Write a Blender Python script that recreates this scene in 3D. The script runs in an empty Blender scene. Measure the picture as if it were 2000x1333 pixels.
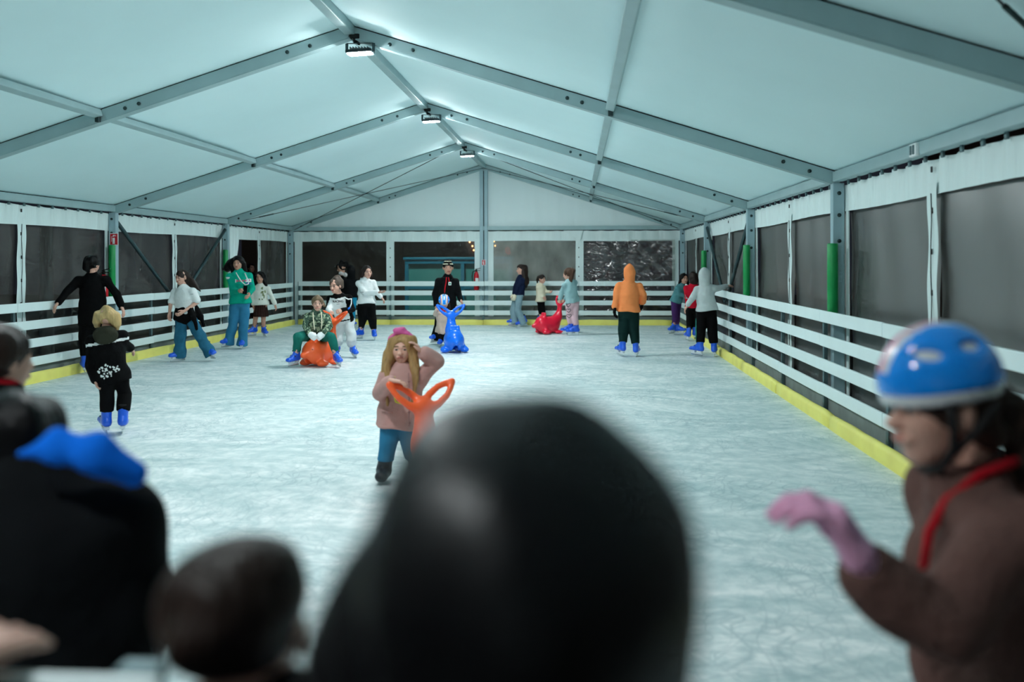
import bpy, bmesh, math, random
import numpy as np
from mathutils import Vector, Matrix
from mathutils.bvhtree import BVHTree

random.seed(4)
S = bpy.context.scene
COL = S.collection

# ------------------------------------------------------------------ camera, world, lamps' strength, exposure
CAM_X, CAM_Z, YAW = 2.3475, 1.595, 0.0668
cam = bpy.data.cameras.new('camera')
cam.sensor_width = 36.0
cam.lens = 34.2
cam.shift_y = -0.0781
cam.clip_start = 0.05
cam.dof.use_dof = True
cam.dof.focus_distance = 12.5
cam.dof.aperture_fstop = 1.5
cam_ob = bpy.data.objects.new('camera', cam)
COL.objects.link(cam_ob)
cam_ob.location = (CAM_X, 0.0, CAM_Z)
cam_ob.rotation_euler = (math.radians(90), 0.0019, YAW)
S.camera = cam_ob

LAMP_COLOR = (0.93, 1.0, 1.01)
LAMP_STRENGTH = 770.0
world = bpy.data.worlds.new('night_sky')
world.use_nodes = True
world.node_tree.nodes['Background'].inputs[0].default_value = (0.010, 0.012, 0.017, 1)
world.node_tree.nodes['Background'].inputs[1].default_value = 1.0
S.world = world
S.view_settings.view_transform = 'Standard'
S.view_settings.look = 'None'
S.view_settings.gamma = 1.0
S.view_settings.exposure = 0.0
S.view_settings.use_curve_mapping = False
S.cycles.max_bounces = 8
S.cycles.diffuse_bounces = 7
S.cycles.glossy_bounces = 3
S.cycles.adaptive_threshold = 0.07
S.cycles.adaptive_min_samples = 12
S.cycles.transparent_max_bounces = 12
S.cycles.use_denoising = True
S.cycles.sample_clamp_indirect = 10.0

# ------------------------------------------------------------------ materials
def lin(c):
    return tuple(((v/255)/12.92 if v/255 <= 0.04045 else ((v/255+0.055)/1.055)**2.4) for v in c)

def mat(name, rgb, rough=0.6, metal=0.0, spec=0.5, bump=0.0, bscale=40.0, vary=0.0, vscale=6.0,
        coat=0.0, stretch=(1, 1, 1), sheen=0.0):
    m = bpy.data.materials.new(name)
    m.use_nodes = True
    nt = m.node_tree
    b = nt.nodes['Principled BSDF']
    col = lin(rgb)
    b.inputs['Base Color'].default_value = (*col, 1)
    b.inputs['Roughness'].default_value = rough
    b.inputs['Metallic'].default_value = metal
    b.inputs['Specular IOR Level'].default_value = spec
    b.inputs['Coat Weight'].default_value = coat
    b.inputs['Sheen Weight'].default_value = sheen
    if bump or vary:
        tc = nt.nodes.new('ShaderNodeTexCoord')
        mp = nt.nodes.new('ShaderNodeMapping')
        mp.inputs['Scale'].default_value = stretch
        nt.links.new(tc.outputs['Object'], mp.inputs['Vector'])
    if vary:
        n = nt.nodes.new('ShaderNodeTexNoise')
        n.inputs['Scale'].default_value = vscale
        n.inputs['Detail'].default_value = 4
        r = nt.nodes.new('ShaderNodeValToRGB')
        r.color_ramp.elements[0].position = 0.3
        r.color_ramp.elements[1].position = 0.7
        r.color_ramp.elements[0].color = (*[v*(1-vary) for v in col], 1)
        r.color_ramp.elements[1].color = (*[min(1, v*(1+vary)) for v in col], 1)
        nt.links.new(mp.outputs[0], n.inputs['Vector'])
        nt.links.new(n.outputs['Fac'], r.inputs['Fac'])
        nt.links.new(r.outputs['Color'], b.inputs['Base Color'])
    if bump:
        n = nt.nodes.new('ShaderNodeTexNoise')
        n.inputs['Scale'].default_value = bscale
        n.inputs['Detail'].default_value = 3
        bp = nt.nodes.new('ShaderNodeBump')
        bp.inputs['Strength'].default_value = bump
        bp.inputs['Distance'].default_value = 0.02
        nt.links.new(mp.outputs[0], n.inputs['Vector'])
        nt.links.new(n.outputs['Fac'], bp.inputs['Height'])
        nt.links.new(bp.outputs['Normal'], b.inputs['Normal'])
    return m

def ramp(nt, src, p0, p1, c0=(0, 0, 0, 1), c1=(1, 1, 1, 1)):
    r = nt.nodes.new('ShaderNodeValToRGB')
    r.color_ramp.elements[0].position = p0
    r.color_ramp.elements[1].position = p1
    r.color_ramp.elements[0].color = c0
    r.color_ramp.elements[1].color = c1
    nt.links.new(src, r.inputs['Fac'])
    return r.outputs['Color']

def mixc(nt, fac, a, b, mode='MIX'):
    n = nt.nodes.new('ShaderNodeMix')
    n.data_type = 'RGBA'
    n.blend_type = mode
    for s, v in ((n.inputs[0], fac), (n.inputs[6], a), (n.inputs[7], b)):
        if isinstance(v, (int, float)):
            s.default_value = v
        elif isinstance(v, tuple):
            s.default_value = v
        else:
            nt.links.new(v, s)
    return n.outputs[2]

def ice_material():
    m = bpy.data.materials.new('scratched_ice')
    m.use_nodes = True
    nt = m.node_tree
    b = nt.nodes['Principled BSDF']
    b.inputs['Roughness'].default_value = 0.5
    b.inputs['Specular IOR Level'].default_value = 0.35
    tc = nt.nodes.new('ShaderNodeTexCoord')
    def mapped(scale, rot=0.0, warp=0.0, wscale=0.6):
        mp = nt.nodes.new('ShaderNodeMapping')
        mp.inputs['Scale'].default_value = scale
        mp.inputs['Rotation'].default_value = (0, 0, rot)
        src = tc.outputs['Object']
        if warp:
            nz = nt.nodes.new('ShaderNodeTexNoise')
            nz.inputs['Scale'].default_value = wscale
            nz.inputs['Detail'].default_value = 2
            nt.links.new(tc.outputs['Object'], nz.inputs['Vector'])
            sub = nt.nodes.new('ShaderNodeVectorMath'); sub.operation = 'SUBTRACT'
            sub.inputs[1].default_value = (0.5, 0.5, 0.5)
            nt.links.new(nz.outputs['Color'], sub.inputs[0])
            sc = nt.nodes.new('ShaderNodeVectorMath'); sc.operation = 'SCALE'
            sc.inputs['Scale'].default_value = warp
            nt.links.new(sub.outputs[0], sc.inputs[0])
            ad = nt.nodes.new('ShaderNodeVectorMath'); ad.operation = 'ADD'
            nt.links.new(src, ad.inputs[0]); nt.links.new(sc.outputs[0], ad.inputs[1])
            src = ad.outputs[0]
        nt.links.new(src, mp.inputs['Vector'])
        return mp.outputs[0]
    # long curved blade scratches: thin edges of stretched cells
    lines = []
    for sc, rot, warp, ws, w in (((0.55, 2.4, 1), 0.5, 3.0, .45, .009), ((2.0, .6, 1), -0.35, 2.6, .5, .009),
                                 ((1.1, 4.5, 1), 1.0, 2.0, .8, .022), ((4.2, 1.3, 1), 0.15, 2.0, .7, .022),
                                 ((3.0, 8.0, 1), 0.8, 1.0, 1.3, .038), ((9.0, 3.0, 1), -.5, 1.0, 1.4, .038)):
        v = nt.nodes.new('ShaderNodeTexVoronoi')
        v.feature = 'DISTANCE_TO_EDGE'
        v.inputs['Scale'].default_value = 1.0
        nt.links.new(mapped(sc, rot, warp, ws), v.inputs['Vector'])
        lines.append(ramp(nt, v.outputs['Distance'], 0.0, w, (1, 1, 1, 1), (0, 0, 0, 1)))
    tot = lines[0]
    for l in lines[1:]:
        tot = mixc(nt, 1.0, tot, l, 'LIGHTEN')
    # brushed snow streaks
    streaks = []
    for sc, rot in (((5.5, 7.5, 1), .35), ((11, 8, 1), .9)):
        n = nt.nodes.new('ShaderNodeTexNoise')
        n.inputs['Scale'].default_value = 1.0; n.inputs['Detail'].default_value = 6; n.inputs['Roughness'].default_value = .65
        nt.links.new(mapped(sc, rot, 1.2, .5), n.inputs['Vector'])
        streaks.append(n.outputs['Fac'])
    st = nt.nodes.new('ShaderNodeMath'); st.operation = 'MULTIPLY'
    nt.links.new(streaks[0], st.inputs[0]); nt.links.new(streaks[1], st.inputs[1])
    big = nt.nodes.new('ShaderNodeTexNoise')
    big.inputs['Scale'].default_value = .35; big.inputs['Detail'].default_value = 4
    nt.links.new(tc.outputs['Object'], big.inputs['Vector'])
    base = mixc(nt, ramp(nt, st.outputs[0], .13, .33), (*lin((210, 222, 223)), 1), (*lin((252, 252, 251)), 1))
    sw_ = nt.nodes.new('ShaderNodeTexNoise')
    sw_.inputs['Scale'].default_value = 1.0; sw_.inputs['Detail'].default_value = 5; sw_.inputs['Roughness'].default_value = .6
    nt.links.new(mapped((.8, 3.4, 1), .45, 3.2, .35), sw_.inputs['Vector'])
    base = mixc(nt, ramp(nt, sw_.outputs['Fac'], .36, .62), mixc(nt, 1.0, base, (*lin((222, 232, 233)), 1), 'MULTIPLY'), base)
    base = mixc(nt, ramp(nt, big.outputs['Fac'], .35, .7), base, mixc(nt, 1.0, base, (*lin((238, 246, 246)), 1), 'MULTIPLY'))
    fade = nt.nodes.new('ShaderNodeTexNoise')
    fade.inputs['Scale'].default_value = 1.1; fade.inputs['Detail'].default_value = 3
    nt.links.new(tc.outputs['Object'], fade.inputs['Vector'])
    fm = nt.nodes.new('ShaderNodeMath'); fm.operation = 'MULTIPLY'
    nt.links.new(tot, fm.inputs[0]); nt.links.new(ramp(nt, fade.outputs['Fac'], .38, .62), fm.inputs[1])
    fm2 = nt.nodes.new('ShaderNodeMath'); fm2.operation = 'MULTIPLY'; fm2.inputs[1].default_value = .45
    nt.links.new(fm.outputs[0], fm2.inputs[0])
    base = mixc(nt, fm2.outputs[0], base, (*lin((126, 156, 164)), 1))
    nt.links.new(base, b.inputs['Base Color'])
    bp = nt.nodes.new('ShaderNodeBump')
    bp.inputs['Strength'].default_value = .25; bp.inputs['Distance'].default_value = .01
    nt.links.new(st.outputs[0], bp.inputs['Height'])
    nt.links.new(bp.outputs['Normal'], b.inputs['Normal'])
    return m

def pvc_material(name, bump, haze, scale, detail=3, stretch=(1, 1, 1), tint=(.62, .66, .64), rough=.06, hazecol=(.33, .31, .29), spec=1.0):
    """clear tent window film: see-through, glossy, slightly hazy and creased"""
    m = bpy.data.materials.new(name)
    m.use_nodes = True
    nt = m.node_tree
    nt.nodes.remove(nt.nodes['Principled BSDF'])
    out = nt.nodes['Material Output']
    tr = nt.nodes.new('ShaderNodeBsdfTransparent'); tr.inputs[0].default_value = (*tint, 1)
    gl = nt.nodes.new('ShaderNodeBsdfGlossy'); gl.inputs['Roughness'].default_value = rough
    gl.inputs['Color'].default_value = (.9*spec, .88*spec, .87*spec, 1)
    df = nt.nodes.new('ShaderNodeBsdfDiffuse'); df.inputs[0].default_value = (*hazecol, 1)
    fr = nt.nodes.new('ShaderNodeFresnel'); fr.inputs[0].default_value = 1.5
    tc = nt.nodes.new('ShaderNodeTexCoord')
    mp = nt.nodes.new('ShaderNodeMapping'); mp.inputs['Scale'].default_value = stretch
    nt.links.new(tc.outputs['Object'], mp.inputs[0])
    n = nt.nodes.new('ShaderNodeTexNoise'); n.inputs['Scale'].default_value = scale; n.inputs['Detail'].default_value = detail
    nt.links.new(mp.outputs[0], n.inputs['Vector'])
    bp = nt.nodes.new('ShaderNodeBump'); bp.inputs['Strength'].default_value = bump; bp.inputs['Distance'].default_value = .05
    nt.links.new(n.outputs['Fac'], bp.inputs['Height'])
    nt.links.new(bp.outputs[0], gl.inputs['Normal'])
    nt.links.new(bp.outputs[0], fr.inputs['Normal'])
    n2 = nt.nodes.new('ShaderNodeTexNoise'); n2.inputs['Scale'].default_value = 2.2; n2.inputs['Detail'].default_value = 5
    nt.links.new(mp.outputs[0], n2.inputs['Vector'])
    hz = ramp(nt, n2.outputs['Fac'], .3, .75, (haze*.6,)*3+(1,), (haze*1.5,)*3+(1,))
    m1 = nt.nodes.new('ShaderNodeMixShader'); m2 = nt.nodes.new('ShaderNodeMixShader')
    nt.links.new(hz, m1.inputs[0]); nt.links.new(tr.outputs[0], m1.inputs[1]); nt.links.new(df.outputs[0], m1.inputs[2])
    nt.links.new(fr.outputs[0], m2.inputs[0]); nt.links.new(m1.outputs[0], m2.inputs[1]); nt.links.new(gl.outputs[0], m2.inputs[2])
    nt.links.new(m2.outputs[0], out.inputs[0])
    return m

def emit(name, rgb, strength):
    m = bpy.data.materials.new(name)
    m.use_nodes = True
    b = m.node_tree.nodes['Principled BSDF']
    b.inputs['Base Color'].default_value = (0.02, 0.02, 0.02, 1)
    b.inputs['Emission Color'].default_value = (*rgb, 1)
    b.inputs['Emission Strength'].default_value = strength
    return m

M = dict(
    ice=ice_material(),
    rubber=mat('black_rubber_mat', (38, 40, 42), .9, bump=.3, bscale=60),
    canopy=mat('white_canopy_fabric', (224, 246, 249), .75, bump=.05, bscale=1.5, vary=.02, vscale=.8),
    pvc=mat('white_pvc_sheet', (232, 244, 243), .5, bump=.35, bscale=6, stretch=(6, 6, .6), vary=.03, vscale=2),
    gable=mat('gable_fabric', (236, 246, 247), .7, bump=.2, bscale=3, stretch=(3, 1, .6)),
    alu=mat('aluminium_profile', (160, 184, 187), .5, .15, vary=.06, vscale=3),
    alu_post=mat('aluminium_post', (160, 186, 194), .5, .15, vary=.06, vscale=3),
    dark=mat('dark_gap', (14, 22, 24), .8),
    brace=mat('painted_steel_brace', (52, 78, 82), .45, .3),
    steel=mat('galvanised_steel', (92, 116, 120), .5, .5, vary=.12, vscale=12),
    bolt=mat('steel_bolt', (52, 70, 72), .4, .7),
    plank=mat('white_plastic_plank', (234, 246, 246), .5, bump=.05, bscale=20, vary=.02, vscale=4),
    kick=mat('grey_kickboard', (128, 138, 138), .7, vary=.15, vscale=5),
    yellow=mat('yellow_foam', (250, 236, 122), .55, bump=.1, bscale=10, vary=.08, vscale=3),
    green=mat('green_foam', (0, 152, 78), .38, vary=.06, vscale=6),
    window_right=pvc_material('clear_pvc_dull', .10, .42, 4, 4, (1, 1, .35), rough=.42, hazecol=(.30, .29, .26), spec=.35),
    window_left=pvc_material('clear_pvc_smoky', .08, .20, 3, 3, (1, 1, .4), rough=.30, spec=.6),
    window_hazy=pvc_material('clear_pvc_hazy', .10, .44, 3, 3, (1, 1, .5), rough=.25, hazecol=(.46, .47, .43)),
    window_dark=pvc_material('clear_pvc_dark', .08, .07, 3, 3, rough=.2),
    window_crinkled=pvc_material('clear_pvc_crinkled', .12, .14, 14.0, 2, (1, 1, 1), spec=2.6, rough=.14, hazecol=(.34, .24, .22)),
    lens=emit('floodlight_lens', LAMP_COLOR, LAMP_STRENGTH),
    lens_dim=emit('floodlight_lens_dim', LAMP_COLOR, LAMP_STRENGTH*.72),
    housing=mat('floodlight_housing', (20, 44, 50), .4, .3),
    red=mat('red_enamel', (205, 22, 40), .3),
    signwhite=mat('sign_white', (238, 240, 240), .5),
    signred=mat('sign_red', (214, 30, 48), .5),
    black=mat('black_plastic', (12, 12, 13), .4),
    ground=mat('asphalt_night', (70, 64, 58), .95, vary=.2, vscale=2),
    teal_frame=mat('kiosk_teal_frame', (26, 128, 158), .5),
    teal_panel=mat('kiosk_panel', (70, 150, 146), .6, vary=.1, vscale=2),
    brownwall=mat('dark_brown_wall', (96, 74, 62), .9, vary=.15, vscale=1.2),
)

# ------------------------------------------------------------------ object helpers
def tag(o, label=None, cat=None, group=None, kind=None):
    if label: o['label'] = label
    if cat: o['category'] = cat
    if group: o['group'] = group
    if kind: o['kind'] = kind
    return o

def empty(name, loc=(0, 0, 0), rz=0.0, parent=None):
    o = bpy.data.objects.new(name, None)
    COL.objects.link(o)
    o.location = loc
    o.rotation_euler = (0, 0, rz)
    o.empty_display_size = 0.2
    if parent: o.parent = parent
    return o

def link(name, me, parent=None, loc=None, rot=None):
    o = bpy.data.objects.new(name, me)
    COL.objects.link(o)
    if parent: o.parent = parent
    if loc is not None: o.location = loc
    if rot is not None: o.rotation_euler = rot
    return o

def np_mesh(name, V, F, mats, idx=None, smooth=True):
    """numpy vertices and quads (or triangles) to a mesh"""
    me = bpy.data.meshes.new(name)
    V = np.asarray(V, np.float32); F = np.asarray(F, np.int32)
    n = F.shape[1]
    me.vertices.add(len(V)); me.vertices.foreach_set('co', V.ravel())
    me.loops.add(F.size); me.loops.foreach_set('vertex_index', F.ravel())
    me.polygons.add(len(F))
    me.polygons.foreach_set('loop_start', np.arange(0, F.size, n, dtype=np.int32))
    me.polygons.foreach_set('loop_total', np.full(len(F), n, np.int32))
    for m in mats: me.materials.append(m)
    if idx is not None: me.polygons.foreach_set('material_index', np.asarray(idx, np.int32))
    me.polygons.foreach_set('use_smooth', np.full(len(F), smooth, bool))
    me.update(calc_edges=True)
    return me

class MB:
    """collects simple solids into one mesh"""
    def __init__(s): s.bm = bmesh.new(); s.mi = 0
    def box(s, c, size, rot=None, bevel=0.0):
        g = bmesh.ops.create_cube(s.bm, size=1.0)['verts']
        mtx = Matrix.Translation(c) @ (rot.to_4x4() if rot is not None else Matrix()) @ Matrix.Diagonal((*size, 1))
        bmesh.ops.transform(s.bm, matrix=mtx, verts=g)
        fs = {f for v in g for f in v.link_faces}
        for f in fs: f.material_index = s.mi
        if bevel:
            es = list({e for v in g for e in v.link_edges})
            r = bmesh.ops.bevel(s.bm, geom=es, offset=bevel, segments=2, affect='EDGES', profile=.5)
            for f in r['faces']: f.material_index = s.mi
        return s
    def bar(s, a, b, w, h, up=(0, 0, 1), bevel=0.0):
        """box from a to b, w wide (sideways), h high (along up)"""
        a, b = Vector(a), Vector(b)
        x = (b-a).normalized(); y = Vector(up).cross(x).normalized(); z = x.cross(y)
        return s.box((a+b)/2, ((b-a).length, w, h), Matrix((x, y, z)).transposed(), bevel)
    def tube(s, pts, r, n=8, caps=True):
        pts = [Vector(p) for p in pts]
        rs = r if isinstance(r, (list, tuple)) else [r]*len(pts)
        rings = []
        ref = None
        for i, p in enumerate(pts):
            d = (pts[min(i+1, len(pts)-1)] - pts[max(i-1, 0)]).normalized()
            if ref is None or abs(d.dot(ref)) > .98: ref = Vector((0, 0, 1)) if abs(d.z) < .9 else Vector((1, 0, 0))
            u = d.cross(ref).normalized(); v = u.cross(d)
            ref = v
            rings.append([s.bm.verts.new(p + (u*math.cos(2*math.pi*k/n) + v*math.sin(2*math.pi*k/n))*rs[i]) for k in range(n)])
        for a, b in zip(rings, rings[1:]):
            for k in range(n):
                f = s.bm.faces.new((a[k], a[(k+1) % n], b[(k+1) % n], b[k])); f.material_index = s.mi; f.smooth = True
        if caps:
            for rg in (rings[0][::-1], rings[-1]):
                f = s.bm.faces.new(rg); f.material_index = s.mi
        return s
    def lathe(s, prof, c=(0, 0, 0), n=20):
        c = Vector(c)
        rings = [[s.bm.verts.new(c + Vector((r*math.cos(2*math.pi*k/n), r*math.sin(2*math.pi*k/n), z))) for k in range(n)] for r, z in prof]
        for a, b in zip(rings, rings[1:]):
            for k in range(n):
                f = s.bm.faces.new((a[k], a[(k+1) % n], b[(k+1) % n], b[k])); f.material_index = s.mi; f.smooth = True
        for rg in (rings[0][::-1], rings[-1]):
            f = s.bm.faces.new(rg); f.material_index = s.mi
        return s
    def poly(s, pts, thick):
        """flat polygon given by 3-D points, extruded by the vector thick"""
        t = Vector(thick)
        a = [s.bm.verts.new(Vector(p)) for p in pts]; b = [s.bm.verts.new(Vector(p)+t) for p in pts]
        n = len(pts)
        fs = [s.bm.faces.new(a[::-1]), s.bm.faces.new(b)] + [s.bm.faces.new((a[k], a[(k+1) % n], b[(k+1) % n], b[k])) for k in range(n)]
        for f in fs: f.material_index = s.mi
        return s
    def mesh(s, name, mats):
        bmesh.ops.recalc_face_normals(s.bm, faces=s.bm.faces)
        me = bpy.data.meshes.new(name)
        s.bm.to_mesh(me); s.bm.free()
        for m in (mats if isinstance(mats, (list, tuple)) else [mats]): me.materials.append(m)
        return me
    def build(s, name, mats, parent=None, loc=None, rot=None):
        return link(name, s.mesh(name, mats), parent, loc, rot)

def grid_mesh(name, fn, nu, nv, m, smooth=True):
    """surface fn(u,v)->xyz arrays over the unit square"""
    u, v = np.meshgrid(np.linspace(0, 1, nu), np.linspace(0, 1, nv), indexing='ij')
    P = np.stack(fn(u, v), -1).reshape(-1, 3)
    i = np.arange(nu*nv).reshape(nu, nv)
    F = np.stack([i[:-1, :-1], i[1:, :-1], i[1:, 1:], i[:-1, 1:]], -1).reshape(-1, 4)
    return np_mesh(name, P, F, [m], smooth=smooth)
# ------------------------------------------------------------------ the tent: floor, frame, canopy, walls
FRAMES = [-4.8, 0.14, 5.07, 10.0, 14.93, 19.87, 24.47]
EAVE_Z, RIDGE_Z, HALF = 2.375, 3.921, 4.9          # undersides of the frame at the inner post face and at the ridge
SLOPE = (RIDGE_Z-EAVE_Z)/HALF
FAR = FRAMES[-1]
def roof(x): return RIDGE_Z - SLOPE*abs(x)          # underside of the rafters

fl = MB().box((0, 12.87, -.03), (9.9, 23.4, .06)).build('floor', M['ice'])
tag(fl, kind='structure')
nf = MB().box((0, -1.82, -.03), (10.2, 5.98, .06)).build('floor_2', M['rubber'])
tag(nf, kind='structure')

ceil = empty('ceiling'); tag(ceil, kind='structure')
for i in range(len(FRAMES)-1):
    y0, y1 = FRAMES[i], FRAMES[i+1]
    for sd in (-1, 1):
        def fn(u, v, y0=y0, y1=y1, sd=sd, i=i):
            x = sd*u*5.12; y = y0 + v*(y1-y0)
            rng = np.random.RandomState(i*2+(sd > 0))
            bel = np.sin(np.pi*v)*np.sin(np.pi*np.clip(u, 0, 1))
            w = sum(np.sin(6.28*(rng.uniform(-3, 3)*u+rng.uniform(-3, 3)*v)+rng.uniform(0, 6.28)) for _ in range(5))
            z = RIDGE_Z + .135 - SLOPE*np.abs(x) + bel*(.03+.006*w)
            return x, y, z
        link('canopy_panel', grid_mesh('canopy_panel', fn, 26, 26, M['canopy']), ceil)
bolt_me = MB().lathe([(.001, .006), (.02, .006), (.02, -.006), (.001, -.006)], n=10).mesh('bolt', M['bolt'])
def rafter(y, sd):
    m = MB()
    a = (0, y, roof(0)+.062); b = (sd*4.99, y, roof(4.99)+.062)
    m.bar(a, b, .09, .115)
    m.mi = 1
    up = Vector((SLOPE*sd, 0, 1)).normalized()
    m.bar((0, y, roof(0)+.125), (sd*4.99, y, roof(4.99)+.125), .07, .012)          # dark keder groove under the fabric
    m.mi = 0
    m.bar((0, y+.02, roof(0)-.002), (sd*4.9, y+.02, roof(4.9)-.002), .12, .012)
    r = m.build('rafter', [M['alu'], M['dark']], ceil)
    for x in ((.42, .66, 4.42, 4.68, 2.25, 2.4) if y > 6 else (.42, .66)):
        link('bolt', bolt_me, r, (sd*x, y-.049, roof(x)+.05+(.015 if x in (.66, 4.42) else 0)), (math.pi/2, 0, 0))
for y in FRAMES:
    for sd in (-1, 1): rafter(y, sd)
for i in range(len(FRAMES)-1):
    y0, y1 = FRAMES[i]+.05, FRAMES[i+1]-.05
    MB().bar((0, y0, RIDGE_Z+.075), (0, y1, RIDGE_Z+.075), .11, .10, bevel=.01).build('ridge_beam', M['alu'], ceil)
    for sd in (-1, 1):
        x = sd*2.69
        p = MB().bar((x, y0, roof(x)+.085), (x, y1, roof(x)+.085), .09, .075, up=(SLOPE*sd, 0, 1), bevel=.01).build('purlin', M['alu'], ceil)
        MB().box((x, y1-.01, roof(x)+.03), (.05, .05, .07), bevel=.008).build('purlin_clip', M['bolt'], p)
        e = MB()
        e.bar((sd*4.955, y0, EAVE_Z+.06), (sd*4.955, y1, EAVE_Z+.06), .10, .10, bevel=.006)
        e.mi = 1
        e.bar((sd*4.99, y0, EAVE_Z+.118), (sd*4.99, y1, EAVE_Z+.118), .08, .02)
        e.build('eave_beam', [M['alu'], M['dark']], ceil)
# bracing cables of the last bay and one close to the camera
def cable(a, b, name='brace_cable'):
    c = MB().tube([a, b], .007, 6).build(name, M['black'], ceil)
    d = Vector(b)-Vector(a)
    MB().tube([Vector(a)+d*.86, Vector(a)+d*.91], .014, 6).build('turnbuckle', M['bolt'], c)
for sd in (-1, 1):
    cable((0, FRAMES[6]-.06, RIDGE_Z+.02), (sd*4.85, FRAMES[5]+.06, EAVE_Z+.03))
    cable((sd*.3, FRAMES[5]+.06, roof(.3)+.03), (sd*4.85, FRAMES[6]-.06, EAVE_Z+.03))
    cable((0.05*sd, FRAMES[1]+.06, RIDGE_Z+.06), (sd*4.85, FRAMES[2]-.1, EAVE_Z+.10))

# side walls -----------------------------------------------------------------------------------------------
def valance(name, side, parent, z0=2.09, z1=2.37, y0=FRAMES[0], y1=FAR, seed=1):
    L = y1-y0
    rng = np.random.RandomState(seed)
    ph = rng.uniform(0, 6.28, 8)
    def fn(u, v):
        y = y0+u*L
        z = z0 + v*(z1-z0)
        ripple = .016*np.sin(y*17.9+ph[0]+np.sin(y*1.3))+.008*np.sin(y*41+ph[1])
        x = side*(5.03 + ripple*(.25+.75*v))
        scallop = .018*np.abs(np.sin(y*8.97))
        return x, y, z-scallop*v+.010*np.sin(y*1.27+ph[2])*(1-v)
    return link(name, grid_mesh(name, fn, int(L*26), 5, M['pvc']), parent)

hook_me = None
win_n = 0
def side_wall(side, name):
    global win_n
    w = empty(name); tag(w, kind='structure')
    valance('valance', side, w, seed=3+side)
    hk = MB()
    y = FRAMES[2]-.3
    while y < FAR:
        hk.box((side*4.985, y, EAVE_Z-.012), (.02, .045, .05), bevel=.006)
        y += .35
    h = hk.build('hook', M['steel'], w); tag(h, kind='stuff')
    for i, y in enumerate(FRAMES):
        m = MB()
        m.box((side*4.965, y, 1.0), (.115, .105, 2.75), bevel=.008)
        p = m.build('post', M['alu_post'], w)
        for z in (2.27, 2.05, 1.79):
            link('bolt', bolt_me, p, (side*4.97, y-.056, z), (math.pi/2, 0, 0))
        # fabric edge strips laced to the posts
        for dy in (-.085, .085):
            if FRAMES[0] < y+dy < FAR+.02:
                MB().box((side*5.045, y+dy, 1.08), (.012, .08, 2.1)).build('edge_strip', M['pvc'], w)
    for i in range(len(FRAMES)-1):
        y0, y1 = FRAMES[i], FRAMES[i+1]
        ym = (y0+y1)/2
        flap = (side < 0 and i == 5)
        def strip(u, v):
            return (side*(5.022+.006*np.sin(v*23+i)), ym-.1+u*.2+.008*np.sin(v*9+i*2), -.1+v*2.28)
        st = link('seam_strip', grid_mesh('seam_strip', strip, 5, 40, M['pvc']), w)
        ey = MB()
        for k in range(7):
            ey.box((side*5.014, ym-.01+.01*math.sin(k*2.1), .42+k*.31), (.012, .022, .045), bevel=.004)
        ey.tube([(side*5.013, ym+.012*math.sin(k*1.9), .1+k*.2) for k in range(11)], .004, 5)
        tag(ey.build('eyelet', M['black'], st), kind='stuff')
        for a, b in ((y0+.05, ym-.02), (ym+.02, y1-.05)):
            if flap and a < ym:
                continue
            win_n += 1
            rng = np.random.RandomState(win_n)
            q = rng.uniform(0, 6.28, 6)
            def fn(u, v, a=a, b=b, q=q):
                y = a+u*(b-a); z = .12+v*1.99
                return side*(5.085+.012*np.sin(u*7+q[0]+v*3)+.006*np.sin(u*19+q[1]-v*5)+.006*np.sin(v*11+q[2])), y, z
            o = link('window_%d' % win_n, grid_mesh('window', fn, 40, 40, M['window_right'] if side > 0 else M['window_left']))
            tag(o, kind='structure')
    # bottom skirt
    MB().box((side*5.05, (FRAMES[0]+FAR)/2, -.04), (.02, FAR-FRAMES[0], .34)).build('skirt', M['kick'], w)
    # steel V brace of the fifth bay
    ym = (FRAMES[4]+FRAMES[5])/2
    for y in (FRAMES[4], FRAMES[5]):
        sgn = 1 if y < ym else -1
        MB().tube([(side*4.965, y+sgn*.06, 2.26), (side*4.965, ym-sgn*.06, .85)], .032, 8).build('brace', M['brace'], w)
    return w
wr = side_wall(1, 'wall_right')
wl = side_wall(-1, 'wall_left')

# bunched curtain where the left wall stands open next to the far corner
def drape(u, v):
    y = 20.15+u*.62-.30*np.clip(v, 0, .8)*u
    x = -5.0+.05*np.sin(u*24+v*2)*(.4+.6*v)-.03*v
    z = 2.32-v*1.25+.16*np.sin(u*9)*v*(1-v)
    return x, y+.1*np.sin(v*5)*u, z
dr = link('tied_curtain', grid_mesh('tied_curtain', drape, 34, 24, M['pvc']), wl)

# far gable ------------------------------------------------------------------------------------------------
wf = empty('wall_far'); tag(wf, kind='structure')
YF = FAR+.06
def gable(u, v):
    x = (u*2-1)*5.0
    top = RIDGE_Z+.12-SLOPE*np.abs(x)
    z = 2.42+v*(top-2.42)
    return x, YF+.012*np.sin(x*9+v*2)*(1-v*.6)+.006*np.sin(x*23), z
link('gable_panel', grid_mesh('gable_panel', gable, 120, 16, M['gable']), wf)
def fval(u, v):
    x = (u*2-1)*4.95
    return x, YF-.02+.016*np.sin(x*17.0+np.sin(x*1.7)*2)*(.4+.6*v), 2.10+v*.26-.012*np.abs(np.sin(x*8.5))*v+.01*np.sin(x*1.3)*(1-v)
link('valance', grid_mesh('valance', fval, 240, 5, M['pvc']), wf)
m = MB()
m.box((0, FAR, 2.425), (9.8, .08, .10), bevel=.006)
m.build('gable_beam', M['alu'], wf)
gp = MB()
for dx in (-.055, .055): gp.box((dx, FAR, 1.75), (.09, .10, 4.3), bevel=.008)
gp.mi = 1; gp.box((0, FAR, 1.75), (.025, .06, 4.25))
gp.build('gable_post', [M['alu_post'], M['dark']], wf)
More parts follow.
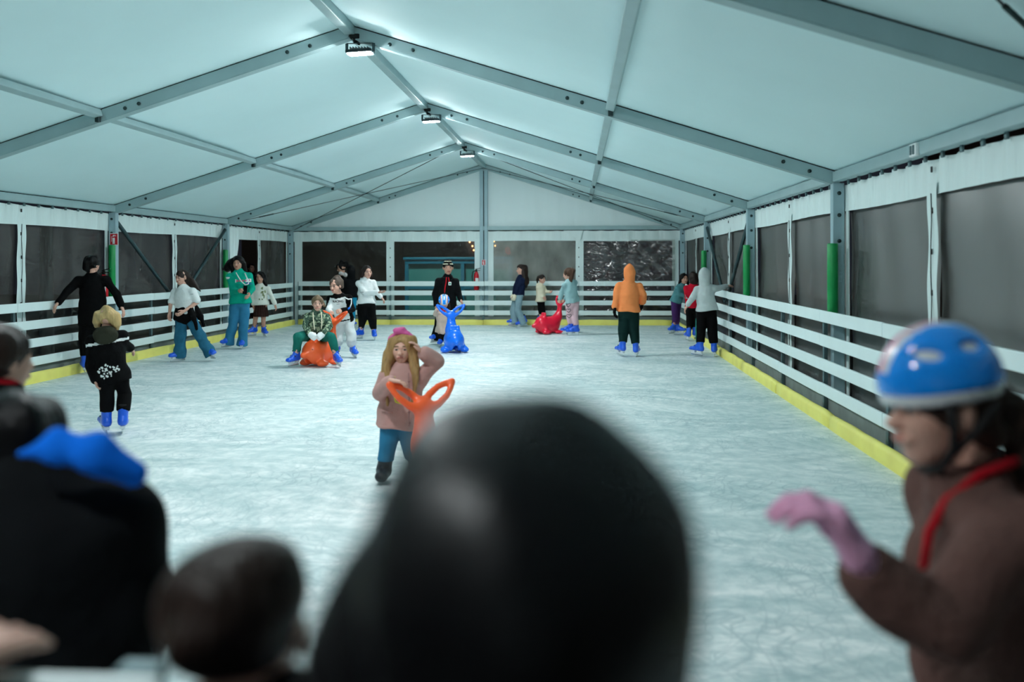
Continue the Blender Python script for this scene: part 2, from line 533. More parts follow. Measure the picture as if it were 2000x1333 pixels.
for x, w in ((-4.78, .20), (-2.40, .20), (-.17, .14), (.17, .14), (2.41, .20), (4.80, .16)):
    s_ = MB().box((x, YF-.012, 1.0), (w, .016, 2.3), bevel=.004).build('edge_strip', M['pvc'], wf)
    if abs(x) > 2 and abs(x) < 3:
        e_ = MB()
        for k in range(8): e_.box((x+(.0 if x < 0 else -.02), YF-.024, .25+k*.24), (.022, .012, .03), bevel=.004)
        tag(e_.build('eyelet', M['black'], s_), kind='stuff')
# folded corner of fabric above the third seam
MB().poly([(2.0, YF-.05, 2.36), (2.5, YF-.06, 2.36), (2.42, YF-.09, 2.10), (2.28, YF-.07, 2.20)], (0, .02, 0)).build('folded_flap', M['pvc'], wf)
for a, b, mm in ((-4.74, -2.42, 'window_dark'), (-2.38, -.16, 'window_dark'), (.16, 2.39, 'window_hazy'), (2.43, 4.78, 'window_crinkled')):
    win_n += 1
    q = np.random.RandomState(win_n).uniform(0, 6.28, 6)
    def fn(u, v, a=a, b=b, q=q, cr=(mm == 'window_crinkled')):
        w = .008*np.sin(u*9+q[0]+v*4)+.006*np.sin(v*13+q[1]+u*3)
        if cr:
            r = np.random.RandomState(7)
            for k in range(26):
                f = 14*1.10**k; th = r.uniform(0, 3.14)
                w = w+.038/f*np.sin(f*(np.cos(th)*u+np.sin(th)*v)+r.uniform(0, 6.28)+1.5*np.sin(7*u*np.sin(th)+5*v))*4
        return a+u*(b-a), YF+(.07 if cr else .025)+w+(-.16*u-.10*v+.08 if cr else 0), .1+v*2.02
    o = link('window_%d' % win_n, grid_mesh('window', fn, *((230, 230) if mm == 'window_crinkled' else (50, 50)), M[mm])); tag(o, kind='structure')
MB().box((0, YF, .0), (9.9, .02, .24)).build('skirt', M['kick'], wf)
# the near end of the tent, behind the camera
wn = MB().poly([(-5.05, FRAMES[0], -.1), (5.05, FRAMES[0], -.1), (5.05, FRAMES[0], 2.45), (0, FRAMES[0], 4.05), (-5.05, FRAMES[0], 2.45)], (0, -.02, 0)).build('wall_near', M['gable'])
tag(wn, kind='structure')

# ------------------------------------------------------------------ white rink fences, posts and yellow foam kerbs
def plank_mesh(L):
    return MB().box((0, 0, 0), (L-.006, .028, .118), bevel=.008).mesh('plank', M['plank'])
RAILS = (1.03, .793, .548, .30)                       # heights of the four rails' centres
def fence(name, label, p0, p1, seg, dz=0.0, post_off=.045, lean=0.0):
    """fence from p0 to p1; posts stand on the far side of the planks (post_off, to the left of p0->p1)"""
    p0, p1 = Vector(p0), Vector(p1)
    d = (p1-p0); n = max(1, round(d.length/seg)); sl = d.length/n; d.normalize()
    nrm = Vector((-d.y, d.x, 0))
    root = empty(name, (p0.x, p0.y, 0), math.atan2(d.y, d.x)); tag(root, label, 'fence')
    me = plank_mesh(sl)
    rng = random.Random(len(label))
    for i in range(n):
        for z in RAILS:
            link('plank', me, root, ((i+.5)*sl, rng.uniform(-.002, .002), z+dz+rng.uniform(-.004, .004)), (0, rng.uniform(-.0012, .0012), 0))
    pm = MB()
    sg = 1 if post_off > 0 else -1
    pm.box((0, 0, .52), (.055, .04, 1.12), bevel=.004)
    pm.box((0, sg*.012, -.02), (.12, .06, .03), bevel=.004)
    pme = pm.mesh('fence_post', M['steel'])
    bm_ = MB()
    for z in RAILS:
        bm_.box((0, -sg*.024, z+.03), (.022, .016, .022), bevel=.004)
    bme = bm_.mesh('post_bolt', M['bolt'])
    for i in range(n+1):
        if n*sl > 5 and i == n and False: continue
        p = link('fence_post', pme, root, (min(max(i*sl, .03), n*sl-.03)-.02, post_off*.85, dz))
    kb = MB().box((n*sl/2, post_off*1.6, .10), (n*sl, .02, .22)).build('kickboard', M['kick'], root)
    return root
fence('rink_fence', 'white slatted rink fence along the right tent wall beside brown jumper child', (4.815, 1.95, 0), (4.815, 24.27, 0), 2.0, 0, -.045)
fence('rink_fence', 'white slatted rink fence along the left tent wall behind black skater', (-4.865, 1.95, 0), (-4.865, 24.27, 0), 2.0, -.03, .045)
fence('rink_fence', 'white slatted rink fence across far end behind person wearing striped hat', (-4.72, 24.3, 0), (4.76, 24.3, 0), 2.4, 0, .045)

def bumper(name, label, p0, p1, seg, r=.075):
    p0, p1 = Vector(p0), Vector(p1)
    d = p1-p0; n = max(1, round(d.length/seg)); sl = d.length/n; d.normalize()
    root = empty(name, (p0.x, p0.y, 0), math.atan2(d.y, d.x)); tag(root, label, 'kerb')
    prof = [(-.045, .0), (-.055, .03), (-.05, .09), (-.03, .125), (0, .138), (.03, .13), (.045, .1), (.045, 0)]
    rng = random.Random(len(label)*3)
    for i in range(n):
        mb = MB()
        x0, x1 = i*sl+.004, (i+1)*sl-.004
        xs = np.linspace(x0, x1, 9)
        rings = []
        for x in xs:
            k = 1+rng.uniform(-.04, .04)
            e = .93 if x in (xs[0], xs[-1]) else 1
            rings.append([mb.bm.verts.new((x, -py*e+rng.uniform(-.003, .003), max(pz*k*e, 0))) for py, pz in prof])
        for a, b in zip(rings, rings[1:]):
            for j in range(len(prof)-1):
                f = mb.bm.faces.new((a[j], a[j+1], b[j+1], b[j])); f.smooth = True
        mb.bm.faces.new(rings[0]); mb.bm.faces.new(rings[-1])
        mb.build('foam_strip', M['yellow'], root)
bumper('edge_kerb', 'yellow foam kerb at the foot of the right rink fence', (4.765, 24.15, 0), (4.765, 2.0, 0), 2.46)
bumper('edge_kerb', 'yellow foam kerb at the foot of the left rink fence', (-4.80, 2.0, 0), (-4.80, 24.15, 0), 2.46)
bumper('edge_kerb', 'yellow foam kerb at the foot of the far rink fence', (-4.70, 24.22, 0), (4.72, 24.22, 0), 2.4)
# gate rail where the spectators stand
fence('rink_fence', 'short white fence end under a resting hand close to the camera', (-.6, 1.135, 0), (1.85, 1.135, 0), 2.45, .01, .06)

# ------------------------------------------------------------------ floodlights
def floodlight(y, label):
    root = empty('floodlight', (.05, y-.02, RIDGE_Z-.02)); tag(root, label, 'lamp', 'floodlights hung under the ridge')
    tilt = Matrix.Rotation(math.radians(4), 3, 'X') @ Matrix.Rotation(math.radians(-3), 3, 'Y')
    c = Vector((.06, -.03, -.155))
    h = MB().box(c+Vector((0, 0, .022)), (.27, .21, .035), tilt, .01)
    for k in range(7): h.box(c+Vector((-.09+k*.03, 0, .05)), (.006, .16, .03), tilt)
    h.build('housing', M['housing'], root)
    MB().box(c+Vector((0, 0, .0)), (.235, .175, .012), tilt, .002).build('lens', M['lens' if y > 6 else 'lens_dim'], root)
    b = MB()
    for sx in (-.14, .14): b.bar(c+Vector((sx, 0, .02)), c+Vector((sx, 0, .11)), .03, .005, (0, 1, 0))
    b.bar(c+Vector((-.14, 0, .11)), c+Vector((.14, 0, .11)), .03, .005)
    b.build('bracket', M['brace'], root)
    k = MB().box((0, 0, .03), (.10, .09, .05), bevel=.008)
    k.tube([(0, 0, .02), (.0, .0, -.02), (.05, -.02, -.05)], [.035, .022, .015], 8)
    k.build('hanger', M['dark'], root)
for y, lb in ((FRAMES[3], 'white floodlight hanging under the ridge, largest and topmost of those lit'),
              (FRAMES[4], 'white floodlight under the ridge, second of the lit row from the camera'),
              (FRAMES[5], 'white floodlight under the ridge closest to the far gable'),
              (FRAMES[2], 'white floodlight under the ridge just above the top of the picture'),
              (FRAMES[1], 'white floodlight under the ridge above the spectators at the gate')):
    floodlight(y, lb)

# ------------------------------------------------------------------ green foam pads on the posts
def post_pad(x, y, z0, z1, label):
    r = .053
    m = MB().lathe([(r*.9, z0), (r, z0+.01), (r, (z0+z1)/2), (r, z1-.012), (r*.9, z1), (r*.45, z1), (r*.4, z1-.05)], (x, y, 0), 20)
    o = m.build('post_pad', M['green'])
    tag(o, label, 'padding', 'green foam pads on the tent posts')
post_pad(4.888, FRAMES[3]-.115, .98, 1.765, 'green foam tube on the right wall post beside the blue helmet child')
post_pad(4.888, FRAMES[4]-.115, .98, 1.83, 'green foam tube on the right wall post, middle of three there')
post_pad(4.888, FRAMES[5]-.115, .98, 1.80, 'green foam tube on the right wall post behind grey hooded skater')
post_pad(-4.936, FRAMES[4]-.115, .94, 1.86, 'green foam tube on the left wall post beneath red and white sign')
post_pad(-4.936, FRAMES[5]-.115, .94, 1.84, 'green foam tube on the left wall post behind green hoodie skater')

# junction box on the right eave beam
jb = MB().box((4.895, 7.55, EAVE_Z+.055), (.03, .15, .10), bevel=.008)
jb.mi = 1; jb.box((4.878, 7.52, EAVE_Z+.055), (.012, .03, .07), bevel=.003).box((4.878, 7.58, EAVE_Z+.055), (.012, .03, .07), bevel=.003)
tag(jb.build('junction_box', [M['signwhite'], M['steel']]), 'pale grey connector box on the right eave beam', 'box')

# ------------------------------------------------------------------ extinguishers and their signs
def extinguisher(x, y, z, label):
    root = empty('fire_extinguisher', (x, y, z)); tag(root, label, 'extinguisher', None)
    MB().lathe([(.03, 0), (.062, .01), (.065, .04), (.065, .36), (.052, .42), (.03, .455), (.028, .47)], n=18).build('cylinder', M['red'], root)
    v = MB().lathe([(.022, .46), (.026, .50), (.018, .53)], n=10)
    v.bar((-.03, 0, .53), (.11, -.02, .56), .02, .012).bar((-.03, 0, .51), (.10, -.02, .50), .02, .012)
    v.build('valve_handle', M['black'], root)
    MB().tube([(-.02, 0, .5), (-.09, -.02, .46), (-.105, -.03, .35), (-.09, -.03, .22), (-.085, -.03, .12)], [.012, .012, .012, .013, .018], 8).build('hose', M['black'], root)
    MB().box((.02, -.062, .25), (.08, .012, .12), bevel=.004).build('data_label', M['signwhite'], root)
extinguisher(-.19, FAR-.03, .86, 'red fire extinguisher on the central post of the far wall')
extinguisher(-4.955, FRAMES[4]-.34, .93, 'red fire extinguisher behind the black skater on left wall')
def ext_sign(x, y, z, w, h, label):
    root = empty('extinguisher_sign', (x, y, z)); tag(root, label, 'sign')
    MB().box((0, 0, 0), (w, .008, h), bevel=.002).build('plate', M['signwhite'], root)
    MB().box((0, -.006, 0), (w*.84, .006, h*.88)).build('red_field', M['signred'], root)
    g = MB()
    t = -.012
    g.box((0, t, -.02*h/.15), (w*.26, .006, h*.5), bevel=.002)           # bottle
    g.box((0, t, h*.27), (w*.12, .006, h*.1))                             # neck
    g.bar((-w*.02, t, h*.34), (w*.26, t, h*.27), .006, h*.05)             # lever
    g.tube([(-.0, t, h*.3), (-w*.22, t, h*.22), (-w*.26, t, -h*.2)], w*.025, 6)
    g.build('pictogram', M['signwhite'], root)
ext_sign(-.0, FAR-.056, 1.56, .095, .14, 'small red extinguisher sign on the central post of the far wall')
ext_sign(-4.90, FRAMES[4]-.12, 1.95, .14, .19, 'white and red extinguisher sign above the left green post pad')

# ------------------------------------------------------------------ the dark square outside
og = MB().box((0, 14, -.13), (60, 70, .06)).build('ground', M['ground']); tag(og, kind='structure')
kr = empty('kiosk', (-1.25, 29.5, -.1)); tag(kr, 'teal framed market kiosk seen through the far clear windows', 'kiosk')
MB().box((0, .8, .82), (3.1, 1.5, 1.64)).build('cabin', M['teal_panel'], kr)
for x in (-1.6, .12, 1.6):
    MB().box((x, -.02, .86), (.11, .12, 1.72), bevel=.01).build('upright', M['teal_frame'], kr)
MB().box((0, -.02, 1.68), (3.3, .14, .13), bevel=.01).build('top_rail', M['teal_frame'], kr)
MB().box((0, -.02, .88), (3.1, .10, .09), bevel=.01).build('counter_rail', M['teal_frame'], kr)
MB().box((0, .75, 1.78), (3.4, 1.8, .08), bevel=.02).build('roof', M['teal_frame'], kr)
sl_ = empty('kiosk_fill_lamp', (-2.95, 27.2, -.1)); tag(sl_, 'added fill lamp for the kiosk outside behind the far wall, hidden by the left seam', 'lamp')  # unseen lamp, added only to brighten the kiosk
MB().lathe([(.07, 0), (.05, .2), (.04, 4.2)], n=10).build('pole', M['brace'], sl_)
MB().tube([(0, 0, 4.2), (.5, 0, 4.35), (1.0, 0, 4.3)], .03, 8).build('arm', M['brace'], sl_)
MB().box((1.1, 0, 4.28), (.4, .2, .08), bevel=.02).build('lamp_head', M['housing'], sl_)
MB().box((1.1, 0, 4.232), (.34, .15, .02)).build('lens', emit('kiosk_fill_lens', (.7, 1.0, .95), 800.0), sl_)
for lbl, x, y, w, h in (('brown house wall in the dark beyond the far fence', -4.2, 36, 12, 6), ('brown house wall in the dark beyond the right tent windows', 13.5, 14, 1, 6)):
    rt = empty('dark_building', (x, y, -.1)); tag(rt, lbl, 'building')
    if w > 2:
        MB().box((0, 0, h/2), (w, .6, h)).build('wall', M['brownwall'], rt)
        for k in range(3): MB().box((-4+k*3.6, -.32, 3.4), (1.1, .06, 1.5), bevel=.02).build('window', M['dark'], rt)
    else:
        MB().box((0, 0, h/2), (.6, 34, h)).build('wall', M['brownwall'], rt)
        for k in range(5): MB().box((-.32, -12+k*6, 3.2), (.06, 1.1, 1.5), bevel=.02).build('window', M['dark'], rt)
amber = emit('amber_bulb', (1.0, .5, .18), 9.0)
redneon = emit('red_neon', (1.0, .16, .12), .9)
def fairy(x, y, z, pts, label):
    rt = empty('string_lights', (x, y, z)); tag(rt, label, 'lights')
    P_ = [(a, 0, b) for a, b in pts]
    MB().tube(P_, .008, 5).build('wire', M['black'], rt)
    for p in P_: MB().lathe([(.006, -.03), (.026, -.012), (.026, .012), (.006, .03)], p, 8).build('bulb', amber, rt)
fairy(-1.5, 35.66, 2.2, [(-.3, .4), (-.1, .1), (0, -.05), (.12, .12), (.2, -.12), (.05, -.2)], 'amber fairy lights beyond the window, left of the central post')
fairy(-.8, 35.66, 2.22, [(-.1, .3), (0, .06), (.1, .1), (.14, -.06)], 'amber fairy lights beyond the window, right of the central post')
ns = MB().tube([(.08*math.cos(t*.9-.6)+.008*t, 0, .13*math.sin(t*.9-.6)) for t in range(8)], .012, 6).build('neon_sign', redneon, loc=(-.22, 35.68, 1.98))
tag(ns, 'curly red neon sign glowing faintly beyond the far window', 'sign')
for x, y, lb in ((-7.0, 13.6, 'pale concrete lamp post outside the leftmost window'), (-7.4, 17.3, 'pale concrete lamp post outside beside the black skater')):
    o = MB().lathe([(.16, -.4), (.13, 0), (.10, 3.2), (.08, 4.6)], (x, y, 0), 14).build('lamp_post', M['kick'])
    tag(o, lb, 'post')
bs = MB().box((-7.6, 15.6, 1.75), (.04, .32, .12), bevel=.01).build('blue_sign', emit('blue_glow', (.05, .3, .8), .25))
tag(bs, 'small blue lit sign outside the left window', 'sign')
# ------------------------------------------------------------------ implicit surfaces for bodies, clothes, hair and ride-on seals
A_ = lambda *v: np.array(v, np.float32)
def unit(v):
    v = np.asarray(v, np.float32); return v/max(np.linalg.norm(v), 1e-9)

class Prim:
    __slots__ = ('fn', 'lo', 'hi', 'op', 'k')
    def __init__(s, fn, lo, hi, op='add', k=None): s.fn, s.lo, s.hi, s.op, s.k = fn, lo, hi, op, k
    def sub(s, k=.02): s.op = 'sub'; s.k = k; return s

def RC(a, b, ra, rb=None):
    """round cone"""
    a, b = A_(*a), A_(*b); rb = ra if rb is None else rb
    ab = b-a; L = float(ab@ab)+1e-9
    def fn(P):
        p = P-a; t = np.clip((p@ab)/L, 0, 1)
        return np.linalg.norm(p-t[..., None]*ab, axis=-1) - (ra+(rb-ra)*t)
    r = max(ra, rb)
    return Prim(fn, np.minimum(a, b)-r, np.maximum(a, b)+r)

def CH(pts, rs):
    """a chain of round cones with no swelling at the joints"""
    ps = [RC(pts[i], pts[i+1], rs[i], rs[i+1]) for i in range(len(pts)-1)]
    return Prim(lambda P: np.minimum.reduce([p.fn(P) for p in ps]), np.min([p.lo for p in ps], 0), np.max([p.hi for p in ps], 0))

def EC(a, b, w0, d0, w1, d1, r):
    """elliptic cone from a to b: half width w along the axis r, half depth d across it"""
    a, b, r = A_(*a), A_(*b), unit(r)
    ab = b-a; L = float(ab@ab)+1e-9
    def fn(P):
        p = P-a; t = np.clip((p@ab)/L, 0, 1)
        q = p-t[..., None]*ab
        qr = q@r
        qo2 = np.maximum((q*q).sum(-1)-qr*qr, 0)
        w = w0+(w1-w0)*t; d = d0+(d1-d0)*t
        return (np.sqrt((qr/w)**2+qo2/(d*d))-1)*np.minimum(w, d)
    m = max(w0, w1, d0, d1)
    return Prim(fn, np.minimum(a, b)-m, np.maximum(a, b)+m)

def EL(c, rad, R=None):
    """ellipsoid with radii along the columns of R"""
    c = A_(*c); rad = A_(*rad); R = np.eye(3, dtype=np.float32) if R is None else np.asarray(R, np.float32)
    mr = float(rad.min())
    def fn(P):
        q = (P-c)@R/rad
        return (np.linalg.norm(q, axis=-1)-1)*mr
    e = np.abs(R)@rad
    return Prim(fn, c-e, c+e)

def BX(c, half, R=None, rnd=.01):
    c = A_(*c); half = A_(*half); R = np.eye(3, dtype=np.float32) if R is None else np.asarray(R, np.float32)
    def fn(P):
        q = np.abs((P-c)@R)-(half-rnd)
        return np.linalg.norm(np.maximum(q, 0), axis=-1)+np.minimum(q.max(-1), 0)-rnd
    e = np.abs(R)@half
    return Prim(fn, c-e, c+e)

def HS(p, n, k=.004):
    """keeps what lies behind the plane through p with normal n"""
    p, n = A_(*p), unit(n)
    q = Prim(lambda P: (P-p)@n, None, None, 'cut', k)
    return q

def smin(a, b, k):
    h = np.maximum(k-np.abs(a-b), 0)/k
    return np.minimum(a, b)-h*h*k*.25

def polygonise(groups, h, k=.02, kg=.01, disp=None, band=.05):
    """groups: lists of primitives; each list is blended on its own, then the lists are blended. Returns vertices, quads."""
    adds = [p for g in groups for p in g if p.op == 'add']
    lo = np.min([p.lo for p in adds], 0)-3*h; hi = np.max([p.hi for p in adds], 0)+3*h
    n = np.ceil((hi-lo)/h).astype(int)+1
    ax = [lo[i]+h*np.arange(n[i], dtype=np.float32) for i in range(3)]
    tot = np.full(n, 1.0, np.float32)
    for g in groups:
        D = np.full(n, 1.0, np.float32) if len(groups) > 1 else tot
        for p in g:
            kk = p.k or k
            if p.lo is None: sl = (slice(0, n[0]), slice(0, n[1]), slice(0, n[2]))
            else:
                i0 = np.clip(np.floor((p.lo-kk-2*h-lo)/h).astype(int), 0, n); i1 = np.clip(np.ceil((p.hi+kk+2*h-lo)/h).astype(int)+1, 0, n)
                if np.any(i1 <= i0): continue
                sl = tuple(slice(a, b) for a, b in zip(i0, i1))
            P = np.stack(np.meshgrid(ax[0][sl[0]], ax[1][sl[1]], ax[2][sl[2]], indexing='ij'), -1)
            d = p.fn(P)
            if p.op == 'add': D[sl] = smin(D[sl], d, kk)
            elif p.op == 'sub': D[sl] = -smin(-D[sl], d, kk)
            else: D[sl] = -smin(-D[sl], -d, kk)
        if len(groups) > 1: tot = smin(tot, D, kg)
    D = tot
    if disp is not None:
        w = np.where(np.abs(D) < band)
        P = np.stack([ax[i][w[i]] for i in range(3)], -1)
        D[w] += disp(P)
    return nets(D, lo, h)

def nets(D, lo, h):
    """surface nets"""
    Sg = D < 0
    n = D.shape
    c = np.zeros((n[0]-1, n[1]-1, n[2]-1), np.int8)
    for i in (0, 1):
        for j in (0, 1):
            for k in (0, 1):
                c += Sg[i:n[0]-1+i, j:n[1]-1+j, k:n[2]-1+k]
    act = (c > 0) & (c < 8)
    idx = np.full(c.shape, -1, np.int32)
    I, J, K = np.where(act)
    idx[I, J, K] = np.arange(len(I))
    acc = np.zeros((len(I), 3), np.float32); cnt = np.zeros(len(I), np.float32)
    for axis in range(3):
        o = [a for a in range(3) if a != axis]
        for u in (0, 1):
            for v in (0, 1):
                d0 = [0, 0, 0]; d0[o[0]] = u; d0[o[1]] = v
                d1 = list(d0); d1[axis] = 1
                a = D[I+d0[0], J+d0[1], K+d0[2]]; b = D[I+d1[0], J+d1[1], K+d1[2]]
                x = (a < 0) != (b < 0)
                t = np.where(x, a/np.where(x, a-b, 1), 0)
                for q in range(3):
                    acc[:, q] += np.where(x, (t if q == axis else d0[q]), 0)
                cnt += x
    V = (np.stack([I, J, K], -1)+acc/cnt[:, None])*h+lo
    F = []
    for axis in range(3):
        o = [a for a in range(3) if a != axis]
        sl0 = [slice(1, n[q]-1) for q in range(3)]; sl1 = list(sl0)
        sl0[axis] = slice(0, n[axis]-1); sl1[axis] = slice(1, n[axis])
        s0 = Sg[tuple(sl0)]; s1 = Sg[tuple(sl1)]
        W = np.argwhere(s0 != s1)
        if not len(W): continue
        base = W.copy()
        for q in o: base[:, q] += 1
        ins = s0[tuple(W.T)]
        def cell(du, dv):
            e = base.copy(); e[:, o[0]] -= du; e[:, o[1]] -= dv
            return idx[tuple(e.T)]
        q = np.stack([cell(1, 1), cell(0, 1), cell(0, 0), cell(1, 0)], -1)
        flip = ins if axis != 1 else ~ins
        q[~flip] = q[~flip][:, ::-1]
        F.append(q)
    return V, np.concatenate(F)

def wrinkles(seed, amp=.004, freq=16, stretch=(1, 1, 1)):
    r = np.random.RandomState(seed)
    ks = r.normal(0, freq, (7, 3))*np.array(stretch); ph = r.uniform(0, 6.28, 7)
    def f(P):
        s = 0
        for k, p in zip(ks, ph): s = s+np.sin(P@k.astype(np.float32)+p)
        return (amp*.5*s).astype(np.float32)
    return f

def rot_cols(x, y, z): return np.stack([unit(x), unit(y), unit(z)], -1)

# ------------------------------------------------------------------ templates: head, hands, skate boot
def head_template():
    g = [EL((0, -.07, .12), (.345, .42, .38)), EL((0, .08, -.14), (.275, .30, .34)), EL((0, .20, -.40), (.12, .11, .09)),
         EL((.15, .20, -.10), (.12, .12, .13)), EL((-.15, .20, -.10), (.12, .12, .13)),
         RC((-.15, .31, .07), (.15, .31, .07), .05)]
    for s in (-1, 1):
        g.append(EL((s*.145, .42, .0), (.085, .09, .06)).sub(.06))
    nose = [RC((0, .335, .02), (0, .43, -.13), .026, .05), EL((.04, .39, -.14), (.03, .035, .025)), EL((-.04, .39, -.14), (.03, .035, .025))]
    eyes = [EL((s*.145, .315, .0), (.066, .05, .045)) for s in (-1, 1)]
    lips = [RC((-.085, .325, -.265), (.085, .325, -.265), .022), EL((0, .345, -.25), (.07, .025, .018)), EL((0, .345, -.283), (.06, .025, .02))]
    ears = [EL((s*.35, -.04, -.03), (.04, .085, .13)) for s in (-1, 1)]
    V, F = polygonise([g, nose, eyes, lips, ears], .021, .09, .025)
    c = V[F].mean(1)
    idx = np.zeros(len(F), int)
    for s in (-1, 1):
        e = ((c[:, 0]-s*.145)/.07)**2+((c[:, 2])/.026)**2
        idx[(e < 1) & (c[:, 1] > .29)] = 1                                        # white of the eye
        idx[(((c[:, 0]-s*.145)/.036)**2+((c[:, 2])/.04)**2 < 1) & (np.abs(c[:, 2]) < .026) & (c[:, 1] > .29)] = 2  # iris
        b = np.abs(c[:, 0]-s*.15) < .085
        idx[b & (np.abs(c[:, 2]-.115+.4*np.maximum(np.abs(c[:, 0])-.17, 0)) < .02) & (c[:, 1] > .15)] = 3   # brow
    idx[(np.abs(c[:, 0]) < .1) & (np.abs(c[:, 2]+.267) < .036) & (c[:, 1] > .3)] = 4                        # lips
    return V, F, idx
HEAD = head_template()

def hand_template(curl, spread=.10, thumb_in=0.0):
    """unit hand: wrist at the origin, fingers along +Z, thumb on +X, palm facing +Y; length about 1"""
    g = [EC((0, 0, -.08), (0, 0, .12), .15, .12, .19, .11, (1, 0, 0)), EC((0, 0, .12), (0, 0, .44), .20, .11, .225, .095, (1, 0, 0))]
    groups = [g]
    for j, (x, L) in enumerate(((.165, .43), (.055, .48), (-.055, .45), (-.16, .36))):
        a = np.array((x, 0, .44)); fan = spread*(1.5-j)*.6
        segs = (.46, .31, .25); ang = 0
        pts = [a]
        for q, sg in enumerate(segs):
            ang += curl*(.8 if q == 0 else 1.0)
            d = np.array((math.sin(fan), math.sin(ang), math.cos(ang)))
            pts.append(pts[-1]+d*L*sg)
        rs = (.056, .052, .046, .038)
        groups.append([RC(pts[q], pts[q+1], rs[q], rs[q+1]) for q in range(3)])
    t = [np.array((.15, .02, .12)), np.array((.27-thumb_in*.06, .07+thumb_in*.06, .27)), np.array((.32-thumb_in*.16, .11+thumb_in*.12, .41)), np.array((.32-thumb_in*.24, .14+thumb_in*.16, .52))]
    groups.append([RC(t[q], t[q+1], (.085, .068, .058, .045)[q], (.068, .058, .045, .03)[q]) for q in range(3)])
    return polygonise(groups, .026, .03, .018)
HANDS = dict(relax=hand_template(.38), grip=hand_template(1.15, .03, 1.0), flat=hand_template(.12, .2), open=hand_template(.22, .28), droop=hand_template(.62, .04))

def boot_template():
    """blue rental skate boot, ankle over the origin, toe towards +X, sole at z .075, blade under it"""
    boot = [EC((-.075, 0, .115), (.06, 0, .112), .042, .048, .046, .042, (0, 1, 0)), EC((.06, 0, .108), (.145, 0, .102), .046, .04, .040, .032, (0, 1, 0)),
            EC((-.045, 0, .13), (-.038, 0, .235), .047, .055, .052, .060, (0, 1, 0)), EL((.15, 0, .10), (.04, .042, .034)),
            RC((.0, 0, .17), (.075, 0, .135), .04, .03)]
    boot.append(HS((0, 0, .078), (0, 0, -1), .012))
    boot.append(HS((0, 0, .262), (.25, 0, 1), .012))
    return polygonise([boot], .011, .03)
BOOT_V, BOOT_F = boot_template()
SKIN_SET = {}
def skin_mats(rgb, brow=(40, 28, 22)):
    key = (rgb, brow)
    if key not in SKIN_SET:
        SKIN_SET[key] = [mat('skin', rgb, .5, bump=.04, bscale=60), mat('eye_white', (176, 172, 168), .3), mat('iris', (48, 34, 26), .2),
                         mat('brow_hair', brow, .7), mat('lips', tuple(int(a*b) for a, b in zip(rgb, (.86, .66, .66))), .45)]
    return SKIN_SET[key]

def skate_parts():
    blue = mat('skate_blue_plastic', (18, 92, 222), .3, spec=.6, coat=.2)
    boot = np_mesh('skate', BOOT_V, BOOT_F, [blue])
    ln = MB()
    ln.lathe([(.040, .235), (.052, .262), (.055, .285), (.048, .29), (.03, .27)], (-.038, 0, 0), 14)
    liner = ln.mesh('boot_liner', mat('skate_liner_black', (16, 16, 20), .8))
    bl = MB()
    bl.box((.025, 0, .012), (.27, .005, .024), bevel=.002)
    bl.mi = 1
    bl.box((.025, 0, .032), (.25, .012, .02), bevel=.003)
    for x in (-.055, .095): bl.box((x, 0, .062), (.075, .05, .034), bevel=.008)
    blade = bl.mesh('blade', [mat('blade_steel', (200, 208, 210), .2, .9), mat('blade_holder', (222, 228, 230), .4)])
    bk = MB()
    bk.box((.045, 0, .158), (.022, .098, .016), Matrix.Rotation(.45, 3, 'Y'), .004)
    bk.box((-.0, 0, .225), (.02, .112, .020), Matrix.Rotation(.9, 3, 'Y'), .004)
    buckle = bk.mesh('buckle', mat('buckle_grey', (60, 72, 96), .35, .3))
    return boot, liner, blade, buckle
SKATE = skate_parts()

def fabric(name, rgb, rough=.9, bump=.55, bscale=15, vary=.05, **k): return mat(name, rgb, rough, spec=.15, bump=bump, bscale=bscale, vary=vary, vscale=9, sheen=.0, **k)

